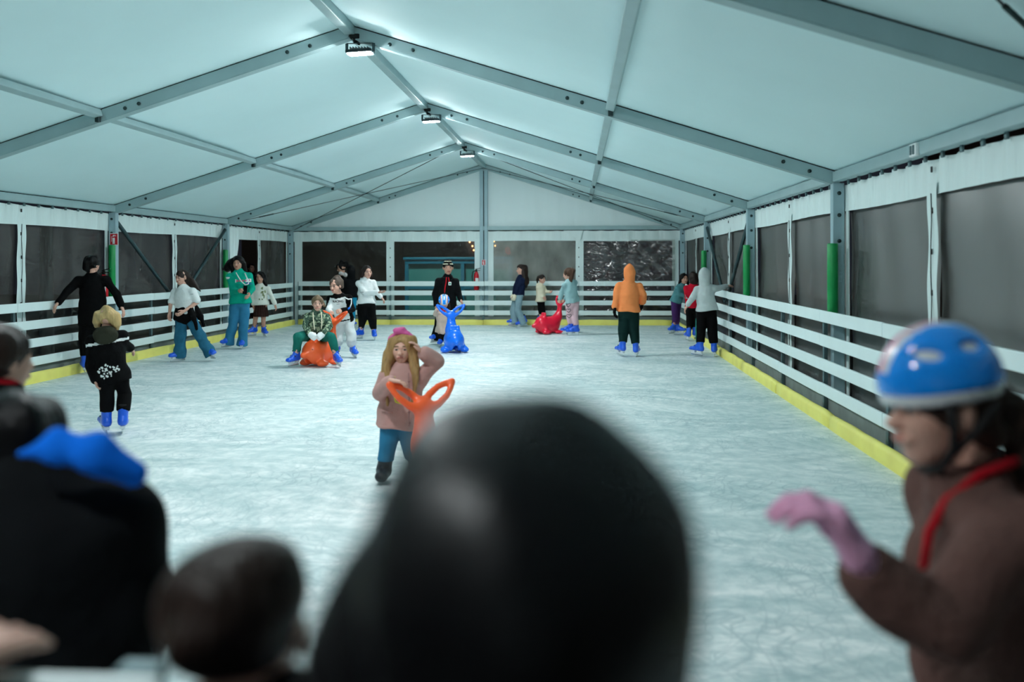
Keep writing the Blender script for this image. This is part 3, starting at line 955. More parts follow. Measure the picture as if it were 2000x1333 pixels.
# ------------------------------------------------------------------ a person
class Person:
    def __init__(s, at, label, H, face, neck, pelvis, head, hh, arms, legs, feet=(0, 0), hyaw=None, hpitch=0., hroll=0., sw=None,
                 skin=(205, 158, 138), brow=(40, 28, 22), hands=('relax', 'relax'), skates=True, group=None, fat=1.0, vox=.0115, seed=0,
                 hand_dir=(None, None), thumb=(None, None), palm=(None, None), hood_k=1.0, hand_scale=1.0, skate_scale=None):
        s.hood_k, s.palm = hood_k, palm
        s.root = empty('person', (at[0], at[1], 0), YAW); tag(s.root, label, 'person', group)
        s.H, s.hh, s.vox, s.seed = H, hh, vox, seed
        s.skin = skin_mats(skin, brow)
        s.neck, s.pel, s.head = A_(*neck), A_(*pelvis), A_(*head)
        f = math.radians(face); s.f = A_(math.sin(f), -math.cos(f), 0)
        s.up = unit(s.neck-s.pel)
        s.f = unit(s.f-s.up*(s.f@s.up)); s.r = unit(np.cross(s.f, s.up))       # r: towards the person's right hand
        s.sw = (sw or .112*H)*.97
        s.fat = fat
        b = s.neck-s.up*.052*H
        sh = [b-s.r*s.sw, b+s.r*s.sw]; hp = [s.pel-s.r*.046*H, s.pel+s.r*.046*H]
        if sh[0][0] > sh[1][0]: sh = sh[::-1]; hp = hp[::-1]
        s.sh, s.hip = sh, hp
        s.arms = [tuple(A_(*p) for p in a) for a in arms]
        s.legs = [tuple(A_(*p) for p in a) for a in legs]
        # skates and ankles
        s.sk = skate_scale or min(1.0, .62+.24*H)
        s.ankle, s.boot_top = [], []
        for i, (knee, foot) in enumerate(s.legs):
            z = unit(unit(knee-foot)*.75+A_(0, 0, .45))
            a = math.radians(feet[i]); d = A_(math.sin(a), -math.cos(a), 0)
            x = unit(d-z*(d@z)); y = np.cross(z, x)
            s.ankle.append(foot+z*.10*s.sk-x*.03*s.sk); s.boot_top.append(foot+z*.235*s.sk-x*.038*s.sk)
            if skates:
                mtx = Matrix(((*(x*s.sk),), (*(y*s.sk),), (*(z*s.sk),))).transposed().to_4x4(); mtx.translation = Vector(foot.tolist())
                o = link('skate', SKATE[0], s.root); o.matrix_local = mtx
                for nm, me in (('boot_liner', SKATE[1]), ('blade', SKATE[2]), ('buckle', SKATE[3])): link(nm, me, o)
        # head frame
        hy = math.radians(face if hyaw is None else hyaw)
        fw = A_(math.sin(hy), -math.cos(hy), 0); rt = A_(fw[1], -fw[0], 0)
        p = math.radians(hpitch); r_ = math.radians(hroll)
        up = A_(0, 0, 1)
        fw, up = fw*math.cos(p)-up*math.sin(p), up*math.cos(p)+fw*math.sin(p)
        rt, up = rt*math.cos(r_)-up*math.sin(r_), up*math.cos(r_)+rt*math.sin(r_)
        s.hR = np.stack([rt, fw, up], -1)                                        # columns: right, forward, up
        s.hand_pose = hands; s.hand_dir = hand_dir; s.thumb = thumb; s.hand_scale = hand_scale
        s.body()
    def hp(s, x, y, z): return s.head+s.hR@(A_(x, y, z)*s.hh)                 # a point in head units
    def torso(s, o=0.0, e=0.0, flare=0.0):
        """elliptic chain neck, chest, waist, hip; o: offset outwards, e: extension below the pelvis"""
        H, L = s.H, np.linalg.norm(s.neck-s.pel)
        c = lambda t: s.neck-s.up*L*t
        w = s.fat
        hw = max(s.sw*.82, .098*H)*w
        pts = [(c(.0), .036*H, .034*H), (c(.10), s.sw*.52, .042*H*w), (c(.22), s.sw*.80, .056*H*w), (c(.42), s.sw*.86, .068*H*w), (c(.70), max(s.sw*.76, .085*H)*w, .062*H*w), (c(1.0), hw, .070*H*w)]
        pts = [(p, a+o, b+o) for p, a, b in pts]
        if e: pts.append((s.pel-s.up*e, hw+o+flare, .073*H*w+o+flare))
        return [EC(pts[i][0], pts[i+1][0], pts[i][1], pts[i][2], pts[i+1][1], pts[i+1][2], s.r) for i in range(len(pts)-1)]
    def arm(s, i, o=0.0, frac=1.0, cuff=0.0, r=(.031, .025, .018)):
        sh, (el, wr) = s.sh[i], s.arms[i]
        ra, rb, rc = (x*s.H*(.5+.5*s.fat)+o for x in r)
        out = [RC(s.neck-s.up*.03*s.H+(sh-s.neck)*.25, sh, .026*s.H+o*.6, ra*.92), ]
        if frac >= .5:
            pe = el+(wr-el)*((frac-.5)*2)
            out.append(CH([sh, el, pe], [ra*.92, rb, rc+cuff]) if frac > .5 else RC(sh, el, ra*.92, rb))
        else: out.append(RC(sh, sh+(el-sh)*frac*2, ra*.92, ra*.98))
        return out
    def leg(s, i, o=0.0, r=(.052, .037, .026), to=1.0, end=None):
        hp, (kn, ft) = s.hip[i], s.legs[i]
        an = s.ankle[i] if end is None else end
        ra, rb, rc = (x*s.H*(.5+.5*s.fat)+o for x in r)
        return [CH([hp, kn, kn+(an-kn)*to], [ra, rb, rc])]
    def body(s):
        g = [s.torso(-.006), [RC(s.neck-s.up*.02, s.hp(0, -.08, -.12), .24*s.hh, .20*s.hh)]]
        for i in (0, 1):
            g[0] += s.leg(i, -.004)
            g.append(s.arm(i, -.004))
        V, F = polygonise(g, s.vox*1.1, .03, .03)
        Vs, Fs, Is = [V], [F], [np.zeros(len(F), int)]
        n = len(V)
        hv, hf, hi = HEAD
        Vs.append(s.head+(hv*s.hh)@s.hR.T); Fs.append(hf+n); Is.append(hi); n += len(hv)
        s.hand_frames = []
        for i in (0, 1):
            el, wr = s.arms[i]
            z = unit(wr-el) if s.hand_dir[i] is None else unit(s.hand_dir[i])
            t = s.f+A_(0, 0, .2) if s.thumb[i] is None else A_(*s.thumb[i])
            t = t-z*(t@z)
            t = unit(t) if np.linalg.norm(t) > .05 else unit(np.cross(z, s.r))
            inward = (s.neck+s.pel)/2-wr
            y = np.cross(z, t)
            y = y if y@(inward if s.palm[i] is None else A_(*s.palm[i])) > 0 else -y
            R = np.stack([t, y, z], -1); L = .108*s.H*s.hand_scale
            s.hand_frames.append((wr, R, L))
            if s.hand_pose[i] in HANDS:
                v, q = HANDS[s.hand_pose[i]]
                q = q if np.linalg.det(R) > 0 else q[:, ::-1]
                Vs.append(wr+(v*L)@R.T); Fs.append(q+n); Is.append(np.zeros(len(q), int)); n += len(v)
        s.part('body', np.concatenate(Vs), np.concatenate(Fs), s.skin, np.concatenate(Is))
    def part(s, name, V, F, mats, idx=None, parent=None):
        return link(name, np_mesh(name, V, F, mats if isinstance(mats, (list, tuple)) else [mats], idx), parent or s.root)
    def glove(s, i, m, pose='relax', k=1.18):
        wr, R, L = s.hand_frames[i]
        v, q = HANDS[pose]
        q = q if np.linalg.det(R) > 0 else q[:, ::-1]
        return s.part('glove', wr+(v*A_(1.12, 1.25, 1.03)*L*k)@R.T, q, m)
    def paint(s, V, F, paints):
        c = V[F].mean(1); idx = np.zeros(len(F), int); mats = []
        for m, fn in paints:
            mats.append(m); idx[fn(c)] = len(mats)
        return mats, idx
    def top(s, m, name='jacket', o=.012, hem=.05, flare=0., sleeve=.95, cuff=.004, hood=None, hood_mat=None, so=None, amp=.0045, paints=(), k=.03, vox=None,
            extra=(), collar=True, pointed=0., roll=False, lead=None):
        T = s.torso(o, hem, flare)
        T.append(HS(s.pel-s.up*hem, -s.up, .012))
        if roll:
            q = s.pel-s.up*(hem-.012); hw = max(s.sw*.82, .098*s.H)*s.fat+o
            T.append(EC(q+s.up*.012, q, hw*1.02, .074*s.H*s.fat+o, hw*1.02, .074*s.H*s.fat+o, s.r)); T.append(HS(s.pel-s.up*(hem+.004), -s.up, .012))
        g = [T]
        so = min(o, .014) if so is None else so
        for i in (0, 1):
            fr = sleeve[i] if isinstance(sleeve, tuple) else sleeve
            if fr: g.append(s.arm(i, so, fr, cuff))
        if collar and hood is None:
            a = s.neck-s.up*.01
            for q in range(8):
                th = q*math.pi/4
                T.append(EL(a+(s.r*math.cos(th)*.30+s.f*(math.sin(th)*.27-.02))*s.hh, (.018, .018, .018)))
        if hood == 'down' and hood_mat is None:
            g.append(s.hood_down(o))
        g += [list(e) for e in extra]
        V, F = polygonise(g, vox or s.vox, k, k, wrinkles(s.seed+3, amp, 15))
        mats, idx = s.paint(V, F, paints)
        ob = s.part(name, V, F, [m]+mats, idx)
        if hood == 'down' and hood_mat is not None:
            V, F = polygonise([s.hood_down(o)], s.vox*.9, .03, disp=wrinkles(s.seed+8, .004, 20))
            s.part('hood', V, F, hood_mat, None, ob)
        if hood == 'up':
            q = [EL(s.hp(0, -.07, .08), A_(.43, .52, .50)*s.hh, s.hR), RC(s.hp(0, -.16, -.2), s.neck-s.up*.03, .36*s.hh, .42*s.hh)]
            if pointed: q.append(RC(s.hp(0, -.1, .35), s.hp(0, -.12, .35+pointed), .2*s.hh, .05*s.hh))
            q.append(EL(s.hp(0, .48, -.02), A_(.30, .40, .40)*s.hh, s.hR).sub(.02))
            V, F = polygonise([q], s.vox*.9, .05, disp=wrinkles(s.seed+8, .004, 18))
            s.part('hood', V, F, hood_mat or m, None, ob)
        return ob, (V, F)
    def hood_down(s, o=.01):
        n = s.neck; h = s.hh*s.hood_k
        out = [EL(n-s.f*.34*h-s.up*.10*h, (.42*h, .20*h, .32*h), np.stack([s.r, s.f, s.up], -1))]
        for q in range(9):
            th = math.pi*(-.15+1.3*q/8)
            out.append(EL(n+(s.r*math.cos(th)*.36-s.f*(math.sin(th)*.36-.12))*h-s.up*(.03*h+.03), (.10*h,)*3))
        return out
    def trousers(s, m, name='trousers', r=(.056, .044, .036), o=.004, rise=.03, to='ankle', flare=0., paints=(), amp=.004, k=.03, vox=None, waist_o=.006):
        H = s.H
        hipc = [EC(s.pel+s.up*rise, s.pel-s.up*.02*H, max(s.sw*.74, .086*H)*s.fat+waist_o, .064*H*s.fat+waist_o, max(s.sw*.8, .094*H)*s.fat+waist_o, .070*H*s.fat+waist_o, s.r)]
        g = [hipc]
        for i in (0, 1):
            kn = s.legs[i][0]
            end = {'ankle': s.boot_top[i]-(s.boot_top[i]-s.ankle[i])*.12, 'floor': s.ankle[i]*.55+s.legs[i][1]*.45, 'top': s.boot_top[i], 'shoe': s.legs[i][1]+unit(kn-s.legs[i][1])*.135}[to]
            sh = unit(end-kn)
            L = s.leg(i, o, r, 1.0, end+sh*.03)
            if flare: L.append(RC(kn*.35+end*.65, end+sh*.03, r[2]*H+o, r[2]*H+o+flare))
            L.append(HS(end, sh, .008))
            g.append(L)
        V, F = polygonise(g, vox or s.vox, k, .022, wrinkles(s.seed+5, amp, 13, (1, 1, 1.3)))
        mats, idx = s.paint(V, F, paints)
        return s.part(name, V, F, [m]+mats, idx), (V, F)
    def hair(s, m, style='cap', strands=(), back=None, name='hair', vox=None, fringe=True, vol=1.0, amp=.006, front=.27):
        """cap of hair plus strands; strands: lists of (point, radius)"""
        h = s.hh
        q = [EL(s.hp(0, -.09, .13), A_(.40*vol, .47*vol, .42*vol)*h, s.hR)]
        if style == 'long':
            q.append(EL(s.hp(0, -.2, -.15), A_(.40, .33, .45)*h, s.hR))
        face = [EL(s.hp(0, .52, -.14), A_(.30, .42, .46)*h, s.hR).sub(.012), EL(s.hp(0, .35, -.45), A_(.5, .36, .42)*h, s.hR).sub(.012)]
        if style == 'short': face.append(HS(s.hp(0, 0, -.26), -s.hR[:, 2], .01))
        g = [q+face]
        for st in strands:
            st = [(A_(*p), r) for p, r in st]
            g.append([CH([p for p, r in st], [r for p, r in st])])
        V, F = polygonise(g, vox or max(.006, s.vox*.75), .02, .02, wrinkles(s.seed+11, amp, 34, (1, 1, .35)))
        return s.part(name, V, F, m)

def hairmat(name, rgb, rough=.5): return mat(name, rgb, rough, spec=.28, bump=.5, bscale=70, vary=.25, vscale=40, stretch=(1, 1, .12))

def project(me_ob, V, F, src_me, d, off=.004):
    """lays the flat mesh src_me onto the surface (V, F), moving along d"""
    bvh = BVHTree.FromPolygons([Vector(v) for v in V.tolist()], F.tolist())
    d = Vector(d).normalized()
    for v in src_me.vertices:
        hit = bvh.ray_cast(v.co-d*.6, d)
        if hit[0] is not None: v.co = hit[0]-d*off

def text_mesh(body, size, m, extrude=.0015, weight=.0):
    cu = bpy.data.curves.new('print', 'FONT')
    cu.body = body; cu.size = size; cu.align_x = 'CENTER'; cu.align_y = 'CENTER'; cu.extrude = extrude; cu.offset = weight
    ob = bpy.data.objects.new('print', cu); COL.objects.link(ob)
    dg = bpy.context.evaluated_depsgraph_get()
    me = bpy.data.meshes.new_from_object(ob.evaluated_get(dg))
    bpy.data.objects.remove(ob); bpy.data.curves.remove(cu)
    me.materials.clear(); me.materials.append(m)
    return me

def put_decal(parent, surf, me, origin, right, up, name='print', off=.004):
    """flat mesh in its XY plane, placed at origin with right/up axes and draped on the surface behind it"""
    right, up = Vector(right).normalized(), Vector(up).normalized(); nrm = right.cross(up)
    M4 = Matrix((right, up, nrm)).transposed().to_4x4(); M4.translation = Vector(origin)
    bm = bmesh.new(); bm.from_mesh(me)
    bmesh.ops.transform(bm, matrix=M4, verts=bm.verts)
    bm.to_mesh(me); bm.free()
    project(None, surf[0], surf[1], me, -nrm, off)
    return link(name, me, parent)

def blob_mesh(polys, m, name='print'):
    bm = bmesh.new()
    for pts in polys:
        vs = [bm.verts.new((x, y, 0)) for x, y in pts]
        bm.faces.new(vs)
    bmesh.ops.triangulate(bm, faces=bm.faces)
    me = bpy.data.meshes.new(name); bm.to_mesh(me); bm.free(); me.materials.append(m)
    return me

def ribbon(pts, w):
    """flat ribbon polygons along 2-D points"""
    out = []
    for (x0, y0), (x1, y1) in zip(pts, pts[1:]):
        dx, dy = x1-x0, y1-y0; L = math.hypot(dx, dy) or 1; nx, ny = -dy/L*w/2, dx/L*w/2
        out.append([(x0-nx, y0-ny), (x1-nx, y1-ny), (x1+nx, y1+ny), (x0+nx, y0+ny)])
    return out

def cord(s, pts, r, m, name='drawstring', parent=None):
    return MB().tube(pts, r, 6).build(name, m, parent or s.root)

# ------------------------------------------------------------------ helmets
def helmet(s, shell, rim, strap, vents=True, k=1.0, paints=(), vox=.008, light=None):
    h = s.hh*k
    hp = lambda x, y, z: s.head+s.hR@(A_(x, y, z)*h)
    q = [EL(hp(0, -.05, .14), A_(.46, .60, .46)*h, s.hR), HS(hp(0, 0, .10), -s.hR@unit(A_(0, .12, 1)), .02)]
    if vents:
        for x in (-.2, 0, .2):
            for y in (-.25, .12):
                q.append(EL(hp(x, y+.02, .58-.28*abs(x)), A_(.035, .12, .10)*h, s.hR).sub(.012))
        for sx in (-1, 1):
            q.append(EL(hp(sx*.42, .18, .32), A_(.08, .10, .045)*h, s.hR).sub(.012)); q.append(EL(hp(sx*.44, -.15, .34), A_(.08, .12, .05)*h, s.hR).sub(.012))
    V, F = polygonise([q], vox, .02)
    mats, idx = s.paint(V, F, paints)
    root = s.part('helmet', V, F, [shell]+mats, idx)
    inner = [EL(hp(0, -.05, .13), A_(.44, .575, .44)*h, s.hR), HS(hp(0, 0, .03), -s.hR@unit(A_(0, .12, 1)), .01)]
    rimq = [EC(hp(0, .0, .06), hp(0, 0, .10), .455*h, .455*h, .46*h, .46*h, s.hR[:, 0])]
    V, F = polygonise([inner], vox, .02)
    s.part('helmet_rim', V, F, rim, None, root)
    st = MB()
    for sx in (-1, 1):
        st.tube([hp(sx*.40, .16, .08), hp(sx*.385, .08, -.14), hp(sx*.34, .08, -.30), hp(sx*.2, .16, -.47), hp(0, .2, -.52)], .035*h, 6)
        st.tube([hp(sx*.40, -.22, .06), hp(sx*.40, -.05, -.18), hp(sx*.34, .08, -.30)], .035*h, 6)
    st.build('chin_strap', strap, root)
    return root

# ------------------------------------------------------------------ ride-on seals (skating aids)
def seal_template():
    b = [EL((.06, 0, .20), (.34, .195, .185)), EL((.25, 0, .215), (.19, .180, .185)), EL((.42, 0, .20), (.08, .07, .06)), EL((.50, 0, .185), (.045, .038, .036)), RC((-.10, 0, .22), (-.25, 0, .38), .165, .11),
         EC((-.26, 0, .36), (-.312, 0, .655), .118, .07, .064, .045, (0, 1, 0))]
    grip = [CH([(.215, -.075, .34), (.185, -.075, .445), (.185, .075, .445), (.215, .075, .34)], (.034, .03, .03, .034)), EL((.20, 0, .36), (.06, .085, .05))]
    fl = []
    for sy in (-1, 1):
        fl.append(EL((.20, sy*.20, .055), (.13, .085, .045))); fl.append(EL((-.22, sy*.15, .05), (.15, .075, .042)))
        fl.append(RC((.2, sy*.12, .15), (.22, sy*.19, .07), .07, .05))
    fins = []
    for sy in (-1, 1):
        a = np.array((-.312, sy*.025, .64)); t = np.array((-.37, sy*.275, .805))
        u = unit(t-a); n_ = unit((.62, 0, .78)); side = unit(np.cross(u, n_))
        P = lambda f, w: a+u*f*np.linalg.norm(t-a)+side*w
        for w in (-1, 1):
            ch = [P(.0, .03*w), P(.30, .058*w), P(.62, .056*w), P(.86, .030*w), P(1.0, 0)]
            rr_ = (.040, .028, .024, .022, .014)
            fins.append(CH(ch, rr_))
    arch = [EL((.30, 0, .02), (.35, .060, .125)).sub(.02)]
    V, F = polygonise([b+arch+[HS((0, 0, .012), (0, 0, -1), .01)], grip, fl+[HS((0, 0, .012), (0, 0, -1), .01)], fins], .0085, .05, .035)
    return V*A_(.8, .88, 1.0), F
SEAL_V, SEAL_F = seal_template()
SEAL_RUN = MB()
for sy in (-1, 1):
    SEAL_RUN.box((.0, sy*.13, .008), (.38, .05, .016), bevel=.005)
SEAL_RUN_ME = SEAL_RUN.mesh('runner', mat('runner_white', (225, 232, 234), .4))
SEAL_EYE = MB()
for sy in (-1, 1): SEAL_EYE.lathe([(.001, -.006), (.016, 0), (.001, .008)], (.30, sy*.10, .275), 10)
SEAL_EYE_ME = SEAL_EYE.mesh('eyes', mat('seal_eye', (20, 20, 24), .3))
def seal(x, y, ang, m, label, sc=1.0):
    """ang: 0 = the snout points at the camera, positive turns it to image right"""
    r = empty('seal_skating_aid', (x, y, 0), YAW+math.radians(ang-90)); tag(r, label, 'skating aid', 'seal shaped skating aids')
    r.scale = (sc, sc, sc)
    b = link('seal_body', np_mesh('seal_body', SEAL_V, SEAL_F, [m]), r)
    link('runner', SEAL_RUN_ME, r); link('eyes', SEAL_EYE_ME, r)
    return r
# ------------------------------------------------------------------ shared materials for people
F_ = dict(
    black=fabric('black_cloth', (8, 9, 11)), softblack=fabric('soft_black_cloth', (12, 15, 18)), navy=fabric('navy_cloth', (20, 30, 58)),
    jeans=fabric('blue_denim', (50, 120, 156), bump=.3, vary=.12), jeans_green=fabric('washed_denim', (44, 104, 132), vary=.16),
    jeans_grey=fabric('pale_grey_denim', (132, 158, 168), vary=.1), jeans_bright=fabric('bright_denim', (24, 136, 172)),
    white=fabric('white_cotton', (236, 238, 238)), offwhite=fabric('offwhite_fleece', (232, 232, 222)), cream=fabric('cream_fleece', (238, 226, 200)),
    green=fabric('green_hoodie_cotton', (10, 166, 140)), brownskirt=fabric('brown_skirt_cloth', (52, 34, 30)),
    olive=fabric('dark_olive_cloth', (52, 54, 44)), tealpants=fabric('teal_green_cloth', (30, 112, 100)), lightgrey=fabric('light_grey_cotton', (206, 212, 214)),
    pinkcoat=fabric('dusty_pink_coat_cloth', (190, 146, 140)), beige=fabric('beige_pink_cloth', (214, 188, 172)), orange=fabric('orange_hoodie_cotton', (245, 142, 84)),
    darkgreen=fabric('dark_green_cloth', (16, 44, 42)), tealgrey=fabric('teal_grey_knit', (150, 184, 188)), palepink=fabric('pale_pink_leggings', (220, 180, 188)),
    purple=fabric('purple_leggings', (74, 42, 96)), tealsweat=fabric('teal_sweat_cloth', (84, 136, 142)), redtop=fabric('red_top_cloth', (196, 18, 44)),
    greyhood=fabric('grey_hoodie_cotton', (196, 204, 204)), brownfleece=fabric('brown_fleece', (106, 78, 72), bump=.4, bscale=50), pinkglove=fabric('pink_knit_glove', (238, 172, 204), bump=.4, bscale=60),
    whiteglove=fabric('white_glove_cloth', (246, 246, 246)), pinkglove2=fabric('rose_glove_cloth', (206, 120, 138)), redcloth=fabric('red_cloth', (190, 24, 38)),
    bluelining=fabric('blue_lining_cloth', (10, 112, 232)), sock=fabric('black_sock_knit', (20, 20, 24)), yellowcloth=fabric('yellow_trim_cloth', (214, 208, 70)),
    bluetrim=fabric('blue_trim_cloth', (30, 110, 220)), scarfw=fabric('white_scarf_cloth', (224, 214, 214)), greentrim=fabric('green_stripe_cloth', (40, 120, 110)),
)
def camo_material():
    m = fabric('camouflage_cloth', (92, 112, 92))
    nt = m.node_tree; b = nt.nodes['Principled BSDF']
    tc = nt.nodes.new('ShaderNodeTexCoord')
    cols = [(*lin((74, 98, 84)), 1), (*lin((168, 182, 152)), 1), (*lin((44, 60, 52)), 1)]
    out = cols[0]
    for k, (sc, lo, hi) in enumerate(((17, .53, .55), (23, .57, .59))):
        n = nt.nodes.new('ShaderNodeTexNoise'); n.inputs['Scale'].default_value = sc; n.inputs['Detail'].default_value = 2; n.inputs['Distortion'].default_value = 1.2
        nt.links.new(tc.outputs['Object'], n.inputs['Vector'])
        out = mixc(nt, ramp(nt, n.outputs['Fac'], lo, hi), out, cols[k+1])
    nt.links.new(out, b.inputs['Base Color'])
    return m
F_['camo'] = camo_material()
HB, HD, HBR, HBL = mat('black_hair', (6, 6, 8), .4, spec=.18, bump=.4, bscale=70, stretch=(1, 1, .12)), hairmat('dark_brown_hair', (40, 27, 22), .45), hairmat('brown_hair', (78, 54, 40)), hairmat('blond_hair', (196, 164, 112))
HBL2 = hairmat('dark_blond_hair', (166, 130, 84))
HGL = mat('glossy_black_hair', (5, 5, 8), .43, spec=.38, bump=.2, bscale=40, stretch=(1, 1, .12))
DARKBOOT = mat('dark_boot_leather', (18, 24, 34), .55)
SK1, SK2, SK3 = (216, 164, 144), (200, 148, 126), (176, 120, 98)

def mitt(s, i, m): return s.glove(i, m)
def print_at(s, ob, surf, me, p, name='print', right=None, up=None, off=.005):
    """a flat print laid on a garment, facing forward (or along right x up)"""
    right = Vector((-s.r).tolist()) if right is None else Vector(right)
    up = Vector(s.up.tolist()) if up is None else Vector(up)
    return put_decal(ob, surf, me, p, right, up, name, off)
PW, PB, PR_ = mat('print_white', (240, 242, 240), .7), mat('print_black', (14, 14, 18), .7), mat('print_rose', (214, 96, 130), .7)
PG, PBL = mat('print_sage', (120, 130, 88), .8), mat('print_blue', (30, 90, 160), .7)

# ---- woman in black at the left fence
AT = (-4.5847, 13.3941)
s = Person(AT, 'person all in black seen from behind, arms spread, skating along left fence', 1.68, 192, (0.0555, 0, 1.4119), (0.0639, 0, 0.8225), (0.0625, 0, 1.5575), 0.2256,
           [((-0.2, -0.22, 1.1778), (-0.2329, -0.44, 1.0223)), ((0.3981, 0, 1.1433), (0.4873, -0.04, 0.9633))], [((-0.0269, -0.04, 0.4109), (-0.0583, 0, 0.029)), ((0.1363, 0.02, 0.4061), (0.1182, 0.03, 0.026))], (210, 195), hyaw=160, sw=0.1892, skin=SK1, seed=1, fat=1.12)
s.top(F_['black'], 'jumper', .012, .13, .012)
s.trousers(F_['black'], r=(.060, .044, .034), to='top')
s.hair(HB, 'short', strands=[[(s.hp(0, -.45, .05), .26*s.hh), (s.hp(-.05, -.5, -.2), .2*s.hh), (s.hp(-.02, -.4, -.42), .10*s.hh)]], vol=1.08)

# ---- blond boy in the black hooded top
AT = (-1.9322, 8.7242)
s = Person(AT, 'blond child in black top with olive hood and white print, seen from behind', 1.24, 196, (-0.0633, 0, 0.951), (0.0037, 0, 0.5584), (-0.044, 0.01, 1.064), 0.2177,
           [((-0.2094, 0, 0.6337), (-0.1361, -0.06, 0.4992)), ((0.0833, 0.06, 0.8374), (0.0996, 0.14, 0.7876))], [((-0.0408, -0.04, 0.365), (-0.0757, 0, 0.0188)), ((0.0922, 0.04, 0.3733), (0.0851, 0, 0.0144))], (214, 200), hood_k=1.3, hyaw=176, hroll=6, sw=0.142, skin=SK1, brow=(140, 110, 70), seed=2, vox=.009, fat=1.05)
def boy_stripe(c, s=s):
    q = (c-s.neck)@s.up; f = (c-s.neck)@s.f
    a = (c-s.neck)@(-s.r)
    return (np.abs(q+.098) < .012) & (f < .09) & (np.abs(a) < 0.1893)
ob, surf = s.top(F_['black'], 'hooded_top', .016, .075, .012, cuff=.008, hood='down', hood_mat=F_['olive'], paints=[(F_['white'], boy_stripe)])
rr = random.Random(5)
blobs = []
for k in range(46):
    a, q = rr.uniform(0, 6.28), math.sqrt(rr.random())
    cx_, cy_ = 0.0994*q*math.cos(a), 0.0615*q*math.sin(a)+.25*0.0994*q*math.cos(a)
    blobs.append([(cx_+rr.uniform(.004, .013)*math.cos(t*.9), cy_+rr.uniform(.004, .013)*math.sin(t*.9)) for t in range(7)])
print_at(s, ob, surf, blob_mesh(blobs, PW), (0.0601, -0.25, 0.6147), 'back_print', right=(1, 0, 0), up=(0, 0, 1))
s.trousers(F_['black'], r=(.062, .052, .044), to='ankle', amp=.007)
s.hair(HBL, 'short', strands=[[(s.hp(x, -.3+.4*abs(x), .2), .16*s.hh), (s.hp(x*1.35, -.36+.6*abs(x), -.15), .13*s.hh), (s.hp(x*1.4, -.33+.6*abs(x), -.33), .05*s.hh)] for x in (-.33, -.2, -.05, .1, .24, .34)], vol=1.06, amp=.010)

# ---- girl in the white tee
AT = (-3.6823, 15.1113)
s = Person(AT, 'girl with white t-shirt, black jacket tied at waist and wide jeans, striding', 1.50, -22, (-0.2222, 0, 1.1891), (-0.197, 0, 0.7492), (-0.2551, 0, 1.3438), 0.2281,
           [((-0.4184, -0.02, 0.937), (-0.4238, -0.05, 0.7839)), ((0.0193, -0.04, 0.9549), (-0.1459, -0.2, 0.8164))], [((-0.2606, -0.05, 0.3701), (-0.2933, 0, 0.0157)), ((0.0563, 0, 0.383), (0.2259, 0.06, 0.0434))], (-40, 35), hyaw=-28, hpitch=4, sw=0.1874, skin=SK1, seed=3)
ob, surf = s.top(F_['white'], 't_shirt', .014, .035, .012, sleeve=.42, so=.013, hood=None)
print_at(s, ob, surf, blob_mesh([[(-.03, 0), (.03, 0), (.03, .006), (-.03, .006)]], PB), (0.0072, -0.3, 1.0854))
s.trousers(F_['jeans_green'], 'jeans', r=(.058, .056, .056), to='floor', flare=.02, amp=.006)
q = [EC(s.pel+s.up*.085, s.pel-s.up*.02, s.sw*.78+.02, .062*s.H+.022, s.sw*.86+.034, .070*s.H+.03, s.r)]
ex = [[RC((-0.0774, -0.14, 0.8377), (-0.006, -0.16, 0.7017), .034, .04), RC((-0.006, -0.16, 0.7017), (0.0362, -0.14, 0.5311), .04, .03)], [RC((-0.0717, 0.04, 0.8535), (0.0315, 0.05, 0.7224), .06, .055), RC((0.0315, 0.05, 0.7224), (0.0808, 0.05, 0.5754), .05, .022)],
      [RC((-0.2962, -0.02, 0.8396), (-0.3517, 0, 0.7), .055, .04)]]
V, Fq = polygonise([q]+ex, .011, .03, .03, wrinkles(33, .008, 18))
s.part('tied_jacket', V, Fq, F_['black'])
s.hair(HD, 'long', strands=[[(s.hp(.1, -.3, .1), .32*s.hh), ((-0.1282, 0.06, 1.3022), .26*s.hh), ((-0.0528, 0.08, 1.2119), .2*s.hh), ((0.0211, 0.08, 1.122), .07*s.hh)], [(s.hp(-.2, -.3, .0), .3*s.hh), ((-0.1544, 0.09, 1.2115), .16*s.hh), ((-0.0755, 0.1, 1.1294), .08*s.hh)], [(s.hp(.33, .05, .1), .10*s.hh), ((-0.3283, 0, 1.2704), .07*s.hh)]])

# ---- girl in the green hoodie, phone in hand
AT = (-3.8902, 17.3831)
s = Person(AT, 'girl in bright green hoodie and flared jeans holding dark phone before her', 1.68, 12, (0.0814, 0, 1.4117), (0.1012, 0, 0.8695), (0.0625, 0, 1.5612), 0.2524,
           [((-0.0129, -0.06, 1.0674), (0.1551, -0.26, 1.0551)), ((0.3304, -0.02, 1.1042), (0.3232, -0.2, 1.0074))], [((-0.0238, -0.05, 0.4332), (-0.1403, 0, 0.0371)), ((0.1665, -0.03, 0.3949), (0.1309, 0, 0.0096))], (-25, 10), hyaw=-5, sw=0.1776, skin=SK2, seed=4, hands=('grip', 'relax'))
def sleeve_patch(c, p=A_(*(-0.075, -0.04, 1.2998))): return np.linalg.norm((c-p)*A_(1, 1, 1.6), axis=-1) < .075
ob, surf = s.top(F_['green'], 'hoodie', .020, .035, .008, hood='down', roll=True, paints=[(F_['white'], sleeve_patch)])
print_at(s, ob, surf, blob_mesh([[(-.15, -.03), (.13, -.03), (.13, .03), (-.15, .03)]], PW), (0.2579, -0.4, 1.2514), 'chest_print', off=.006)
